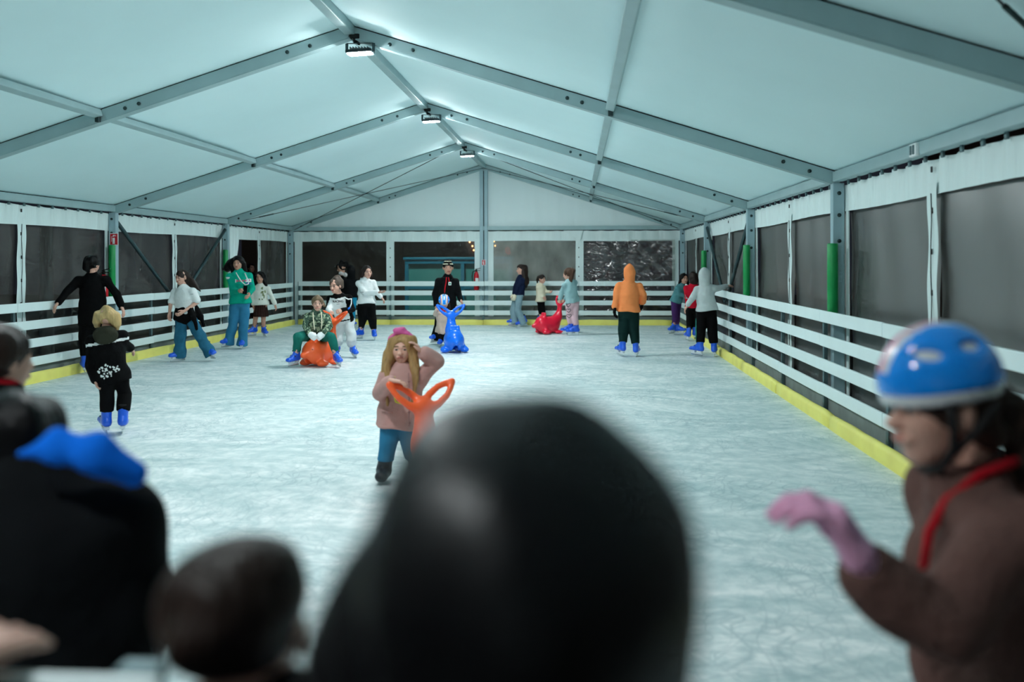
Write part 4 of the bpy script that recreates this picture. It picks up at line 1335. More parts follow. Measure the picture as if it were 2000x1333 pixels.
print_at(s, ob, surf, blob_mesh([[(-.13+k*.05, -.016), (-.095+k*.05, -.016), (-.095+k*.05, .016), (-.13+k*.05, .016)] for k in range(5)], PR_), (0.2579, -0.4, 1.2514), 'chest_print', off=.010)
print_at(s, ob, surf, blob_mesh([[(-.02, -.015), (.10, -.015), (.12, .015), (-.02, .02)]], PBL), (0.3129, -0.4, 1.1967), 'chest_print', off=.006)
cord(s, [(0.0623, -0.13, 1.3943), (0.1257, -0.19, 1.3119), (0.1897, -0.22, 1.2294), (0.2544, -0.22, 1.1741), (0.307, -0.21, 1.1925), (0.3135, -0.2, 1.2385), (0.2709, -0.18, 1.3028), (0.2173, -0.12, 1.3852)], .010, PW, 'lanyard')
s.trousers(F_['jeans'], 'jeans', r=(.058, .050, .046), to='floor', flare=.025, amp=.005)
s.hair(HB, 'long', strands=[[(s.hp(.2, -.2, .2), .34*s.hh), ((-0.0763, 0.06, 1.5327), .40*s.hh), ((-0.1571, 0.08, 1.4855), .32*s.hh), ((-0.2322, 0.08, 1.4572), .12*s.hh)], [(s.hp(-.3, -.15, .0), .2*s.hh), ((0.1854, 0.03, 1.4209), .18*s.hh), ((0.2351, 0.02, 1.3275), .08*s.hh)], [(s.hp(.36, -.05, 0), .16*s.hh), ((-0.0364, 0.02, 1.4019), .16*s.hh)]])
ph = MB().box((0, 0, 0), (.075, .010, .155), bevel=.006); ph.mi = 1; ph.box((0, .006, 0), (.068, .003, .145)); 
o = ph.build('phone', [F_['black'], M['black']], None)
Lp = Vector((0.2747, -0.31, 1.0844)); cy, sy = math.cos(YAW), math.sin(YAW)
o.location = (AT[0]+Lp.x*cy-Lp.y*sy, AT[1]+Lp.x*sy+Lp.y*cy, Lp.z); o.rotation_euler = (-.15, .12, YAW+.2)
tag(o, 'dark phone held in front of the green hoodie', 'phone')

# ---- person in black outside the open curtain
AT = (-4.7502, 20.8294)
AT = (-5.5, 23.0)
s = Person(AT, 'dark haired person dressed in black, half hidden behind the green hoodie girl', 1.68, 20, (0, 0, 1.38), (0, 0, .85), (0, 0, 1.54), .21,
           [((-.24, 0, 1.10), (-.24, -.04, .85)), ((.24, 0, 1.10), (.24, -.04, .85))], [((-.09, -.02, .45), (-.1, 0, 0)), ((.09, -.02, .45), (.1, 0, 0))], (10, 30), hyaw=50, skin=SK2, seed=5, skates=False)
s.root.location.z = -.1
s.top(F_['black'], 'coat', .022, .16, .02); s.trousers(F_['black'], to='floor'); s.hair(HB, 'long')
def shoes(s, m):
    for i in (0, 1):
        a = s.legs[i][1]
        V, Fq = polygonise([[EC(a+A_(0, .03, .05), a+A_(0, -.13, .04), .045, .05, .045, .038, (1, 0, 0)), HS(a+A_(0, 0, .004), (0, 0, -1), .01)]], .011, .02)
        s.part('shoe', V, Fq, m)
shoes(s, DARKBOOT)

# ---- girl with the brown skirt
AT = (-4.3813, 20.1354)
s = Person(AT, 'girl in white printed sweater, short dark brown skirt and bare legs by left fence', 1.40, 2, (0.0628, 0, 1.092), (0.0635, 0, 0.7028), (0.0517, 0, 1.2541), 0.2432,
           [((-0.1044, -0.02, 0.8545), (-0.0879, -0.04, 0.6826)), ((0.306, -0.02, 0.8553), (0.3784, -0.05, 0.684))], [((-0.0468, -0.03, 0.3477), (-0.1082, 0, 0.0322)), ((0.1234, -0.02, 0.3474), (0.1405, 0, 0.0111))], (-30, 30), sw=0.1513, skin=SK2, seed=6)
ob, surf = s.top(F_['offwhite'], 'sweater', .016, .02, .004, roll=True)
rr = random.Random(9); bl = []
for k in range(16):
    cx_, cy_ = rr.gauss(0, .035), rr.gauss(0, .07)
    bl.append([(cx_+rr.uniform(.008, .022)*math.cos(t*.9), cy_+rr.uniform(.01, .03)*math.sin(t*.9)) for t in range(7)])
print_at(s, ob, surf, blob_mesh(bl, PG), (0.1453, -0.4, 0.9215), 'floral_print')
V, Fq = polygonise([[EC(s.pel+s.up*.03, s.pel-s.up*.28, s.sw*.80, .066*s.H, s.sw*1.10, .11*s.H, s.r), HS(s.pel-s.up*.27, -s.up, .008), HS(s.pel-s.up*.268, -s.up, .01)]], .011, .02, disp=lambda P: (.008*np.sin(np.arctan2(P[:, 1], P[:, 0]-float(s.pel[0]))*16)).astype(np.float32))
s.part('skirt', V, Fq, F_['brownskirt'])
for i in (0, 1):
    kn = s.legs[i][0]; b = s.boot_top[i]
    V, Fq = polygonise([[RC(b-unit(kn-b)*.04, b+unit(kn-b)*.07, .032*s.H, .034*s.H)]], .011)
    s.part('sock', V, Fq, F_['sock'])
s.hair(HB, 'long', strands=[[(s.hp(sx*.3, -.05, .1), .16*s.hh), (s.hp(sx*.42, -.02, -.35), .17*s.hh), (s.hp(sx*.5, .0, -.85), .17*s.hh), (s.hp(sx*.48, .02, -1.1), .08*s.hh)] for sx in (-1, 1)])

# ---- camouflage girl sitting on the orange seal
AT = (-1.5841, 14.4576)
s = Person(AT, 'child in camouflage hoodie and white gloves sitting on the orange seal', 1.45, 10, (-0.0142, 0.14, 0.8277), (-0.0492, 0.24, 0.4532), (0.0014, 0.1, 0.9543), 0.2242,
           [((-0.1727, 0.08, 0.605), (-0.089, -0.06, 0.5068)), ((0.1848, 0.08, 0.6135), (0.1266, -0.06, 0.5072))], [((-0.2571, -0.1, 0.4633), (-0.3235, -0.04, 0.0268)), ((0.2419, -0.1, 0.4643), (0.3395, -0.04, 0.0204))], (-25, 25), sw=0.1469, skin=SK1, brow=(90, 66, 46), seed=7, hands=('none', 'none'), hand_dir=(A_(.7, -.4, -.5), A_(-.7, -.4, -.5)), thumb=((.6, 0, .8), (-.6, 0, .8)))
ob, surf = s.top(F_['camo'], 'hoodie', .022, .02, .004, hood='down', roll=True)
for i in (0, 1): s.glove(i, F_['whiteglove'], 'grip', 1.25)
cord(s, [(-0.048, 0, 0.8271), (-0.0398, -0.02, 0.7278), (-0.026, -0.03, 0.6204), (-0.0161, -0.04, 0.5671)], .009, F_['cream'], 'drawstring', ob)
cord(s, [(0.0757, 0, 0.8273), (0.0876, -0.02, 0.728), (0.0897, -0.03, 0.636), (0.0841, -0.04, 0.5827)], .009, F_['cream'], 'drawstring', ob)
s.trousers(F_['tealpants'], r=(.060, .046, .036), to='top')
s.hair(hairmat('sandy_hair', (118, 96, 74)), 'short', strands=[[(s.hp(0, -.45, .2), .2*s.hh), (s.hp(-.3, -.5, .0), .16*s.hh), (s.hp(-.42, -.4, -.2), .08*s.hh)]])
OR_S = mat('orange_plastic', (255, 98, 44), .32, spec=.5)
def seal_at(px_x, px_y, ang, m, label, at, sc=1.0): 
    return seal(at[0], at[1], ang, m, label, sc)
def local(at, x, y): return (at[0]+x*math.cos(YAW)-y*math.sin(YAW), at[1]+x*math.sin(YAW)+y*math.cos(YAW))
q = local(AT, 0.0387, .20); seal(q[0], q[1], -32, OR_S, 'orange seal shaped skating aid with the camouflage child sitting on it')

# ---- boy in the racing top pushing it
AT = (-1.4386, 15.8844)
s = Person(AT, 'child in white and black racing top and light grey trousers pushing the orange seal', 1.42, -22, (-0.1296, -0.14, 1.0553), (-0.052, 0, 0.627), (-0.1657, -0.22, 1.2), 0.2458,
           [((-0.2858, -0.2, 0.8059), (-0.1992, -0.44, 0.7849)), ((0.0977, -0.14, 0.8037), (-0.0379, -0.42, 0.8007))], [((-0.1606, -0.1, 0.3128), (-0.2083, -0.02, 0.0354)), ((0.0602, -0.06, 0.3269), (0.1017, 0, 0.0087))], (-20, 25), hyaw=-25, hpitch=8, sw=0.1864, skin=SK1, seed=8, hands=('grip', 'grip'))
def race_black(c, s=s):
    a = np.abs((c-s.neck)@s.r); u = (c-s.neck)@s.up
    return (a > s.sw*.80) | (u > -.030-.06*(s.sw-a)) | (np.abs((c-s.pel)@s.up-.035) < .010)
ob, surf = s.top(F_['white'], 'racing_top', .020, .03, .006, paints=[(F_['black'], race_black), (F_['lightgrey'], lambda c, s=s: (((c-s.pel)@s.up) < .025) & (np.abs((c-s.neck)@s.r) < s.sw*.80))])
print_at(s, ob, surf, text_mesh('RACING', .052, PB, weight=.0012), (-0.0555, -0.6, 0.9566), 'racing_print', off=.006)
print_at(s, ob, surf, blob_mesh(ribbon([(-.04, 0), (.02, 0)], .005), PB), (-0.0472, -0.6, 0.9158), 'racing_print', off=.006)
cord(s, [(-0.0406, -0.12, 1.0296), (-0.0035, -0.14, 1.0135), (0.0352, -0.12, 0.9876)], .012, F_['yellowcloth'], 'collar_trim')
cord(s, [(-0.0198, -0.24, 1.0088), (0.0504, -0.26, 0.9763), (0.0938, -0.22, 0.9832), (0.094, -0.22, 0.9079), (0.0757, -0.26, 0.8429)], .011, F_['white'], 'sleeve_trim')
cord(s, [(0.0773, -0.27, 0.8434), (0.0542, -0.33, 0.8213)], .013, F_['bluetrim'], 'sleeve_trim')
s.trousers(F_['lightgrey'], r=(.066, .060, .052), to='ankle', amp=.007)
s.hair(hairmat('ash_hair', (88, 74, 66)), 'short', strands=[[(s.hp(-.2, -.3, .2), .26*s.hh), (s.hp(-.36, -.25, -.12), .12*s.hh)], [(s.hp(0, -.2, .4), .3*s.hh), (s.hp(-.1, .1, .5), .12*s.hh)]])

# ---- the pair in black by the far fence
AT = (-3.0364, 22.7894)
s = Person(AT, 'person with black jacket and bright blue jeans seen from behind near far fence', 1.52, 200, (0.022, 0, 1.2036), (0.0107, 0, 0.7537), (0.0405, -0.04, 1.3742), 0.231,
           [((-0.1478, 0, 0.9844), (-0.149, 0.08, 0.7871)), ((0.1319, 0, 0.985), (0.0982, 0.06, 0.7761))], [((-0.0129, 0, 0.3768), (-0.0244, 0, 0.0243)), ((0.0634, -0.02, 0.378), (0.0486, 0, 0.0122))], (200, 160), hyaw=190, hroll=-8, sw=0.152, skin=SK2, seed=9)
s.top(F_['softblack'], 'jacket', .024, .02, .008, hood='up'); s.trousers(F_['jeans_bright'], 'jeans', r=(.05, .046, .042), to='floor'); s.hair(HB, 'short')
AT = (-3.3922, 23.4882)
s = Person(AT, 'person with curly black hair and white scarf behind the racing top child', 1.52, -60, (0.0102, 0, 1.2035), (0.0111, 0, 0.7397), (-0.0153, 0, 1.4416), 0.2507,
           [((-0.0771, 0, 0.9652), (-0.0874, -0.08, 0.7673)), ((0.1486, 0, 0.9656), (0.1057, -0.04, 0.7663))], [((-0.0222, -0.02, 0.352), (-0.0376, 0, 0.0125)), ((0.0369, 0, 0.3511), (0.0376, 0, 0.0001))], (-60, -40), hyaw=-70, hpitch=18, sw=0.1504, skin=SK2, seed=10)
ob, surf = s.top(F_['black'], 'jacket', .020, .04); s.trousers(F_['black'], to='floor')
V, Fq = polygonise([[EL((0.0115, -0.08, 1.3048), (.085, .05, .045)), EL((0.0865, -0.08, 1.2674), (.06, .05, .05)), EL((0.0594, -0.14, 1.2931), (.025, .04, .03)).sub(.01)]], .009, .03, disp=wrinkles(3, .006, 30))
s.part('scarf', V, Fq, F_['scarfw'])
s.hair(HB, 'cap', strands=[[(s.hp(0, -.2, .4), .3*s.hh), (s.hp(.0, -.45, .2), .3*s.hh), (s.hp(0, -.5, -.1), .25*s.hh)]], vol=1.12, amp=.016)

# ---- girl in the white hoodie
AT = (-1.8941, 19.421)
s = Person(AT, 'girl in white hoodie and black joggers stretching an arm to the side', 1.52, 18, (-0.023, 0, 1.2313), (-0.0014, 0, 0.7554), (0.0077, 0, 1.3763), 0.2535,
           [((-0.0087, -0.16, 0.9469), (0.2691, -0.24, 0.9705)), ((0.2155, 0, 0.9524), (0.2854, 0.02, 0.869))], [((-0.0893, -0.03, 0.4155), (-0.1656, 0, 0.0307)), ((0.1159, -0.02, 0.4153), (0.1552, 0, 0.0106))], (-40, 12), hyaw=32, sw=0.15, skin=SK1, seed=11, vox=.0115, hands=('open', 'relax'))
ob, surf = s.top(F_['white'], 'hoodie', .024, .01, .01, hood='down', roll=True)
print_at(s, ob, surf, blob_mesh([[(-.02, -.01), (.02, -.006), (.025, .008), (-.01, .01)]], PB), (0.0325, -0.5, 0.9784))
s.trousers(F_['black'], 'joggers', r=(.064, .058, .040), to='ankle', amp=.008)
s.hair(HD, 'cap', strands=[[(s.hp(sx*.3, -.1, .1), .16*s.hh), (s.hp(sx*.42, -.1, -.3), .12*s.hh)] for sx in (-1, 1)])

# ---- the attendant with the striped hat
AT = (-0.1972, 18.5957)
s = Person(AT, 'adult in black with striped beanie and red lanyard behind the blue helmet child', 1.70, 6, (0.0567, 0, 1.2911), (0.0381, 0, 0.7096), (0.0662, 0, 1.4685), 0.2661,
           [((-0.1906, 0.02, 0.9549), (-0.1642, -0.06, 0.7317)), ((0.2653, -0.02, 0.9768), (0.319, -0.1, 0.8521))], [((-0.1174, -0.02, 0.3362), (-0.1873, 0, 0.0292)), ((0.1078, 0, 0.3353), (0.154, 0.06, 0.0248))], (-30, 20), hyaw=8, sw=0.1675, skin=SK2, seed=12)
ob, surf = s.top(F_['softblack'], 'hoodie', .022, .05, .006, hood='down')
s.trousers(F_['black'], r=(.056, .050, .050), to='floor', flare=.02)
V, Fq = polygonise([[EL(s.hp(0, -.075, .10), A_(.385, .455, .50)*s.hh, s.hR), HS(s.hp(0, 0, .06), -s.hR@unit(A_(0, -.15, 1)), .01)]], .008, .02, disp=wrinkles(4, .003, 40))
def stripes(c, s=s):
    z = ((c-s.head)@s.hR[:, 2])/s.hh
    return (np.abs(z-.27) < .028) | (np.abs(z-.47) < .022)
mm, idx = s.paint(V, Fq, [(F_['cream'], stripes)])
s.part('beanie', V, Fq, [F_['black']]+mm, idx)
s.hair(HD, 'short', vol=.93)
cord(s, [(0.0437, -0.1, 1.2829), (0.0389, -0.17, 1.1864), (0.0209, -0.19, 1.0892), (0.012, -0.2, 0.992)], .012, F_['redcloth'], 'lanyard')
cord(s, [(0.0829, -0.1, 1.2829), (0.0974, -0.17, 1.2255), (0.1085, -0.19, 1.1869)], .011, F_['redcloth'], 'lanyard')
bd = MB().box((0.115, -0.215, 1.168), (.055, .006, .065), bevel=.004); bd.mi = 1; bd.box((0.1153, -0.219, 1.1681), (.03, .005, .035))
bd.build('badge', [PW, mat('badge_green', (60, 150, 120), .5)], s.root)

# ---- child with the blue striped helmet pushing the blue seal
AT = (-0.1251, 17.9293)
s = Person(AT, 'small child in striped blue helmet and beige jacket holding the blue seal handles', 1.08, 6, (0.0124, -0.06, 0.6872), (-0.0225, 0.04, 0.3202), (0.0163, -0.12, 0.8413), 0.2376,
           [((-0.1453, -0.1, 0.6133), (-0.0955, -0.38, 0.7124)), ((0.196, -0.12, 0.6339), (0.2661, -0.36, 0.7307))], [((-0.0456, -0.03, 0.1543), (-0.057, 0, 0.0189)), ((0.0398, -0.03, 0.1545), (0.038, 0, 0.0096))], (-8, 12), hyaw=6, hpitch=28, sw=0.133, skin=SK1, seed=13, hands=('grip', 'grip'), vox=.010)
s.top(F_['beige'], 'jacket', .020, .06, .012, hood='down'); s.trousers(F_['black'], r=(.058, .05, .044), to='ankle')
cord(s, [(-0.0408, -0.11, 0.7085), (0.0093, -0.15, 0.6729), (0.0651, -0.14, 0.6913)], .02, F_['redcloth'], 'scarf')
s.hair(HD, 'long', vol=.95, strands=[[(s.hp(sx*.3, .0, .0), .14*s.hh), (s.hp(sx*.36, .05, -.5), .12*s.hh)] for sx in (-1, 1)])
HEL_B = mat('helmet_blue', (8, 150, 255), .12, coat=.6); HEL_W = mat('helmet_white', (236, 238, 240), .25, coat=.3); STRAP = mat('strap_black', (12, 12, 14), .7)
HEL_O = mat('helmet_orange', (236, 120, 70), .3)
def hel_stripes(c, s=s):
    x = ((c-s.head)@s.hR[:, 0])/s.hh; z = ((c-s.head)@s.hR[:, 2])/s.hh
    return (np.abs(np.abs(x)-.17) < .05) | ((np.abs(x) < .05) & (np.abs(z-.5) < .06))
def hel_stripes2(c, s=s):
    x = ((c-s.head)@s.hR[:, 0])/s.hh
    return np.abs(np.abs(x)-.245) < .025
helmet(s, HEL_B, HEL_W, STRAP, paints=[(HEL_W, hel_stripes), (HEL_O, hel_stripes2)], k=.98)
AT = (0.1725, 16.7446)
BL_S = mat('blue_plastic', (6, 110, 236), .28, spec=.5)
q = local(AT, 0.0177, .22); seal(q[0], q[1], 12, BL_S, 'blue seal shaped skating aid standing alone before the striped helmet child')

# ---- girl in the pink coat
AT = (1.0511, 6.9763)
s = Person(AT, 'small long haired girl in dusty pink coat with pink headband, hand on orange handle', 1.12, 2, (0.0393, 0, 0.8087), (0.0176, 0, 0.5082), (0.0316, 0, 0.9607), 0.2114,
           [((-0.1229, -0.06, 0.6532), (0.0087, -0.44, 0.7846)), ((0.2744, -0.02, 0.8705), (0.1763, -0.08, 0.9425))], [((-0.0672, -0.03, 0.2947), (-0.1076, 0, 0.0146)), ((0.0869, -0.02, 0.2932), (0.122, 0.04, 0.0434))], (-15, 20), hyaw=-3, sw=0.1224, skin=SK1, brow=(110, 84, 56), seed=14, vox=.0075, skates=False, hands=('relax', 'relax'), fat=1.05, hand_scale=1.1, hand_dir=(A_(1, -.1, -.12), A_(-.5, -.1, .8)), palm=((0, 0, -1), None), thumb=((0, 1, 0), None))
ob, surf = s.top(F_['pinkcoat'], 'coat', .030, .115, .030, cuff=.006, sleeve=.92, hood='down', so=.026, amp=.006)
for p in ((0.0978, -0.166, 0.744), (0.098, -0.166, 0.6353), (0.0982, -0.166, 0.5267), (0.0984, -0.166, 0.4506)): MB().lathe([(.001, 0), (.009, .001), (.009, .004), (.001, .005)], (0, 0, 0), 12).build('button', mat('coat_button', (150, 104, 100), .4), ob, p, (math.pi/2, 0, 0))
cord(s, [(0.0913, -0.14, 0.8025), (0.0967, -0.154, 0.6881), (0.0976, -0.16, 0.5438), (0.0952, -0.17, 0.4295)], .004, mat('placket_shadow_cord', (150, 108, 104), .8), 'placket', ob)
cord(s, [(-0.1135, -0.1, 0.5343), (-0.0232, -0.15, 0.5203)], .006, F_['pinkcoat'], 'pocket_flap', ob)
s.trousers(F_['jeans'], 'jeans', r=(.066, .060, .054), to='shoe', amp=.006)
for i in (0, 1):
    a = s.legs[i][1]; kn = s.legs[i][0]
    V, Fq = polygonise([[EC(a+A_(0, .03, .05), a+A_(0, -.12, .045), .048, .05, .045, .04, (1, 0, 0)), RC(a+A_(0, .03, .07), a+unit(kn-a)*.19, .052, .052), HS(a+A_(0, 0, .004), (0, 0, -1), .01), HS(a+A_(0, 0, .18), (0, 0, 1), .01)]], .009, .03)
    s.part('boot', V, Fq, DARKBOOT)
hs = []
for x, l, b in ((-.36, 1.75, .0), (-.42, 1.5, .06), (-.33, 1.95, .12), (-.25, 1.35, -.2), (.34, 1.95, .08), (.42, 1.55, .0), (.38, 1.8, .14), (.28, 1.3, -.2)):
    sx = -1 if x < 0 else 1
    hs.append([(s.hp(x*.78, -.02, .28), .13*s.hh), (s.hp(x*1.12, .06, -.15), .14*s.hh), (s.hp(x*1.36, .16+b, -.6), .105*s.hh), (s.hp(x*1.28+.10*math.sin(l*9), .27+b, -1.0), .085*s.hh), (s.hp(x*1.1, .34+b, -.45-l*.78), .03*s.hh)])
s.hair(HBL2, 'long', strands=hs, amp=.006, vol=1.06)
V, Fq = polygonise([[CH([s.hp(-.47, .02, .10), s.hp(-.40, .06, .36), s.hp(-.22, .10, .54), s.hp(0, .11, .60), s.hp(.22, .10, .54), s.hp(.40, .06, .36), s.hp(.47, .02, .10)], [.06*s.hh, .07*s.hh, .08*s.hh, .09*s.hh, .08*s.hh, .07*s.hh, .06*s.hh]),
                    EL(s.hp(.16, .12, .62), A_(.16, .08, .10)*s.hh, s.hR), EL(s.hp(-.04, .12, .65), A_(.14, .08, .10)*s.hh, s.hR)]], .007, .01, disp=wrinkles(8, .003, 40))
s.part('headband', V, Fq, mat('pink_velvet', (216, 92, 156), .6, bump=.3, bscale=40))
cord(s, [(-0.0007, -0.19, 0.7828), (-0.0138, -0.2, 0.6939), (0.0068, -0.19, 0.6024), (0.0718, -0.19, 0.5845)], .006, F_['yellowcloth'], 'necklace_ribbon')
q = local(AT, .315, -.62)
seal(q[0], q[1], 24, OR_S, 'orange seal shaped skating aid whose handle the pink coat girl holds', .94)

# ---- girls by the far fence and the red seal
AT = (0.9752, 23.5318)
s = Person(AT, 'girl with long brown hair, navy top and pale grey jeans in profile', 1.50, -72, (0.0101, 0, 1.2158), (-0.0387, 0, 0.7939), (0.0222, 0, 1.3895), 0.2481,
           [((-0.1258, 0.04, 0.9788), (-0.1628, 0.02, 0.793)), ((-0.0646, -0.12, 0.9831), (-0.126, -0.14, 0.7862))], [((-0.1744, 0.06, 0.3936), (-0.1489, 0.04, 0.0343)), ((-0.0632, -0.06, 0.4123), (0.0742, -0.02, 0.0139))], (-78, -80), hyaw=-80, sw=0.1613, skin=SK1, seed=15)
s.top(F_['navy'], 'sweatshirt', .020, .025, .004, hood=None); s.trousers(F_['jeans_grey'], 'jeans', r=(.058, .054, .050), to='floor', flare=.01)
for i in (0, 1): s.glove(i, F_['cream'], 'relax', 1.15)
s.hair(HD, 'long', strands=[[(s.hp(0, -.3, .1), .34*s.hh), ((0.1093, 0, 1.2284), .30*s.hh), ((0.1468, 0, 1.0796), .26*s.hh), ((0.1346, 0, 0.9555), .10*s.hh)], [(s.hp(-.3, -.1, 0), .16*s.hh), ((0.0958, -0.1, 1.1681), .2*s.hh), ((0.1207, -0.1, 1.0323), .1*s.hh)]])
AT = (1.4851, 23.841)
s = Person(AT, 'small dark haired girl in cream fleece by far fence behind the red seal', 1.20, 52, (-0.027, 0, 1.0115), (-0.0263, 0, 0.6224), (-0.0022, 0, 1.1496), 0.2134,
           [((-0.0779, -0.04, 0.8119), (0.0193, -0.14, 0.7156)), ((0.1002, 0.04, 0.8473), (0.1844, -0.06, 0.8381))], [((-0.0391, -0.03, 0.3228), (-0.0251, 0, 0.02)), ((0.037, 0, 0.3214), (0.0502, 0, 0.0076))], (50, 50), hyaw=55, sw=0.1255, skin=SK1, seed=16)
s.top(F_['cream'], 'fleece', .022, .02, .01, hood='down'); s.trousers(F_['black'], 'leggings', r=(.05, .038, .03), to='ankle')
s.hair(HD, 'cap', strands=[[(s.hp(.1, -.4, .2), .2*s.hh), (s.hp(.2, -.52, -.1), .18*s.hh), (s.hp(.2, -.5, -.45), .10*s.hh)]])
AT = (2.2289, 20.8841)
s = Person(AT, 'girl with ponytail, pale teal sweater and pink heart leggings holding the red seal', 1.48, -140, (-0.0583, -0.02, 1.1742), (0.0206, 0, 0.7241), (-0.0816, -0.04, 1.3169), 0.2414,
           [((-0.2102, 0, 0.9322), (-0.2519, 0.04, 0.7769)), ((-0.0141, 0.16, 0.9164), (-0.1454, 0.18, 0.7606))], [((-0.0446, 0, 0.3839), (-0.0659, 0, 0.0218)), ((0.0625, -0.04, 0.3864), (0.0529, -0.03, 0.0024))], (-80, -82), hyaw=-120, hpitch=10, sw=0.1646, skin=SK1, seed=17, hands=('grip', 'grip'))
s.top(F_['tealgrey'], 'sweater', .020, .025, .018); ob, = (s.trousers(F_['palepink'], 'leggings', r=(.066, .046, .036), to='top', amp=.003),)
for hx, hy in ((1110, 599), (1111, 610), (1112, 620)):
    pts = [(.05*(math.sin(t)**3), .045*(13*math.cos(t)-5*math.cos(2*t)-2*math.cos(3*t)-math.cos(4*t))/16) for t in np.linspace(0, 2*math.pi, 19)]
    p = {599: (-0.0824, -0.45, 0.6569), 610: (-0.0714, -0.45, 0.5389), 620: (-0.0605, -0.45, 0.4208)}[hy]
    put_decal(ob[0], ob[1], blob_mesh(ribbon(pts, .011), PB), p, (1, 0, 0), (0, 0, 1), 'heart_print', .004)
s.hair(HBR, 'short', strands=[[(s.hp(0, -.45, .35), .16*s.hh), (s.hp(.02, -.62, .2), .17*s.hh), ((-0.0193, -0.1, 1.2087), .19*s.hh), ((-0.0082, -0.1, 1.1104), .07*s.hh)]])
cord(s, [s.hp(-.1, -.45, .42), s.hp(.0, -.56, .36), s.hp(.1, -.45, .42)], .02, PW, 'hair_tie')
AT = (1.7614, 21.1325)
q = local(AT, 0, .12); seal(q[0], q[1], -66, mat('red_plastic', (226, 14, 54), .3), 'red seal shaped skating aid near the far fence')

# ---- orange hoodie, back view
AT = (3.1999, 16.2845)
s = Person(AT, 'person in orange hoodie with the hood up and dark green trousers, from behind', 1.58, 180, (0.0147, 0, 1.2527), (-0.0014, 0, 0.7584), (0.0144, 0, 1.4061), 0.2216,
           [((-0.1979, 0, 0.9967), (-0.2274, -0.04, 0.8281)), ((0.2452, 0, 1.0316), (0.2391, 0.08, 0.9003))], [((-0.086, 0, 0.3918), (-0.1279, 0, 0.0253)), ((0.093, 0, 0.3922), (0.1363, 0, 0.0003))], (200, 165), sw=0.1662, skin=SK1, seed=18, hands=('none', 'none'), fat=1.05)
s.top(F_['orange'], 'hoodie', .026, .01, .012, hood='up', pointed=.24, cuff=.010, so=.022, amp=.006)
s.trousers(F_['darkgreen'], r=(.062, .050, .040), to='ankle')
for i in (0, 1): s.glove(i, F_['black'], 'relax', 1.2)

# ---- three at the right corner
AT = (4.4457, 21.0877)
s = Person(AT, 'girl in teal sweatshirt and purple leggings bending forward at the right fence', 1.40, 55, (0.1375, -0.02, 1.0678), (0.0384, 0.04, 0.7354), (0.1851, -0.06, 1.2115), 0.22,
           [((0.0767, -0.12, 0.8843), (0.2263, -0.14, 0.8307)), ((0.2399, 0.06, 0.9556), (0.343, 0.02, 0.902))], [((-0.0058, -0.03, 0.3867), (-0.0551, 0, 0.0329)), ((0.05, 0.04, 0.3938), (0.077, 0, 0.0111))], (-40, 60), hyaw=15, sw=0.132, skin=SK2, seed=19)
s.top(F_['tealsweat'], 'sweatshirt', .022, .03, .008); s.trousers(F_['purple'], 'leggings', r=(.058, .044, .034), to='top')
s.hair(HB, 'long', strands=[[(s.hp(.3, -.1, 0), .16*s.hh), (s.hp(.45, -.1, -.4), .14*s.hh), (s.hp(.5, -.1, -.6), .06*s.hh)], [(s.hp(-.3, -.1, 0), .16*s.hh), (s.hp(-.4, 0, -.5), .12*s.hh)]])
AT = (4.5905, 19.5033)
s = Person(AT, 'dark haired child in red top and black leggings, between teal and grey skaters', 1.40, 168, (0.0589, 0, 1.1181), (0.0495, 0, 0.681), (0.0688, 0, 1.2502), 0.2236,
           [((-0.0626, 0, 0.8739), (-0.0348, 0.04, 0.7095)), ((0.2093, 0.04, 0.8933), (0.266, 0.12, 0.7473))], [((-0.0108, 0, 0.3455), (-0.061, 0, 0.0202)), ((0.1085, 0.04, 0.3635), (0.0989, 0.04, 0.0376))], (185, 160), sw=0.1321, skin=SK2, seed=20)
ob, surf = s.top(F_['redtop'], 'top', .018, .02, .006); s.trousers(F_['black'], 'leggings', r=(.056, .044, .034), to='top'); s.hair(HD, 'long')
print_at(s, ob, surf, blob_mesh([[(-.05, -.03), (.0, -.035), (.02, .0), (.0, .04), (-.05, .035)]], PW), (-0.1148, -0.4, 0.8889), right=(1, 0, 0), up=(0, 0, 1))
AT = (4.4757, 16.3083)
s = Person(AT, 'person in pale grey hoodie with hood up, one hand on right fence, from behind', 1.55, 172, (-0.0108, 0, 1.2055), (0.0155, 0, 0.7811), (-0.0195, 0, 1.3498), 0.2292,
           [((-0.2263, -0.02, 0.9681), (-0.2988, 0, 0.8569)), ((0.2569, 0.06, 1.1449), (0.3767, 0.14, 1.1685))], [((-0.0941, 0, 0.3988), (-0.1359, 0, 0.0252)), ((0.1096, 0, 0.3992), (0.1443, 0, 0.0088))], (215, 165), sw=0.1401, skin=SK1, seed=21)
s.top(F_['greyhood'], 'hoodie', .022, .01, .006, hood='up', roll=True)
def side_stripe(c, s=s): return (np.abs(np.abs((c-s.pel)@s.r)-.125) < .016) & (np.abs(c[:, 1]) < .05)
s.trousers(F_['black'], r=(.062, .050, .044), to='ankle', paints=[(F_['greentrim'], lambda c: ((c[:, 0] < (-0.1641, 0, 5.9338)[0]) | (c[:, 0] > (0.1543, 0, 5.9344)[0])) & (np.abs(c[:, 1]) < .045))])

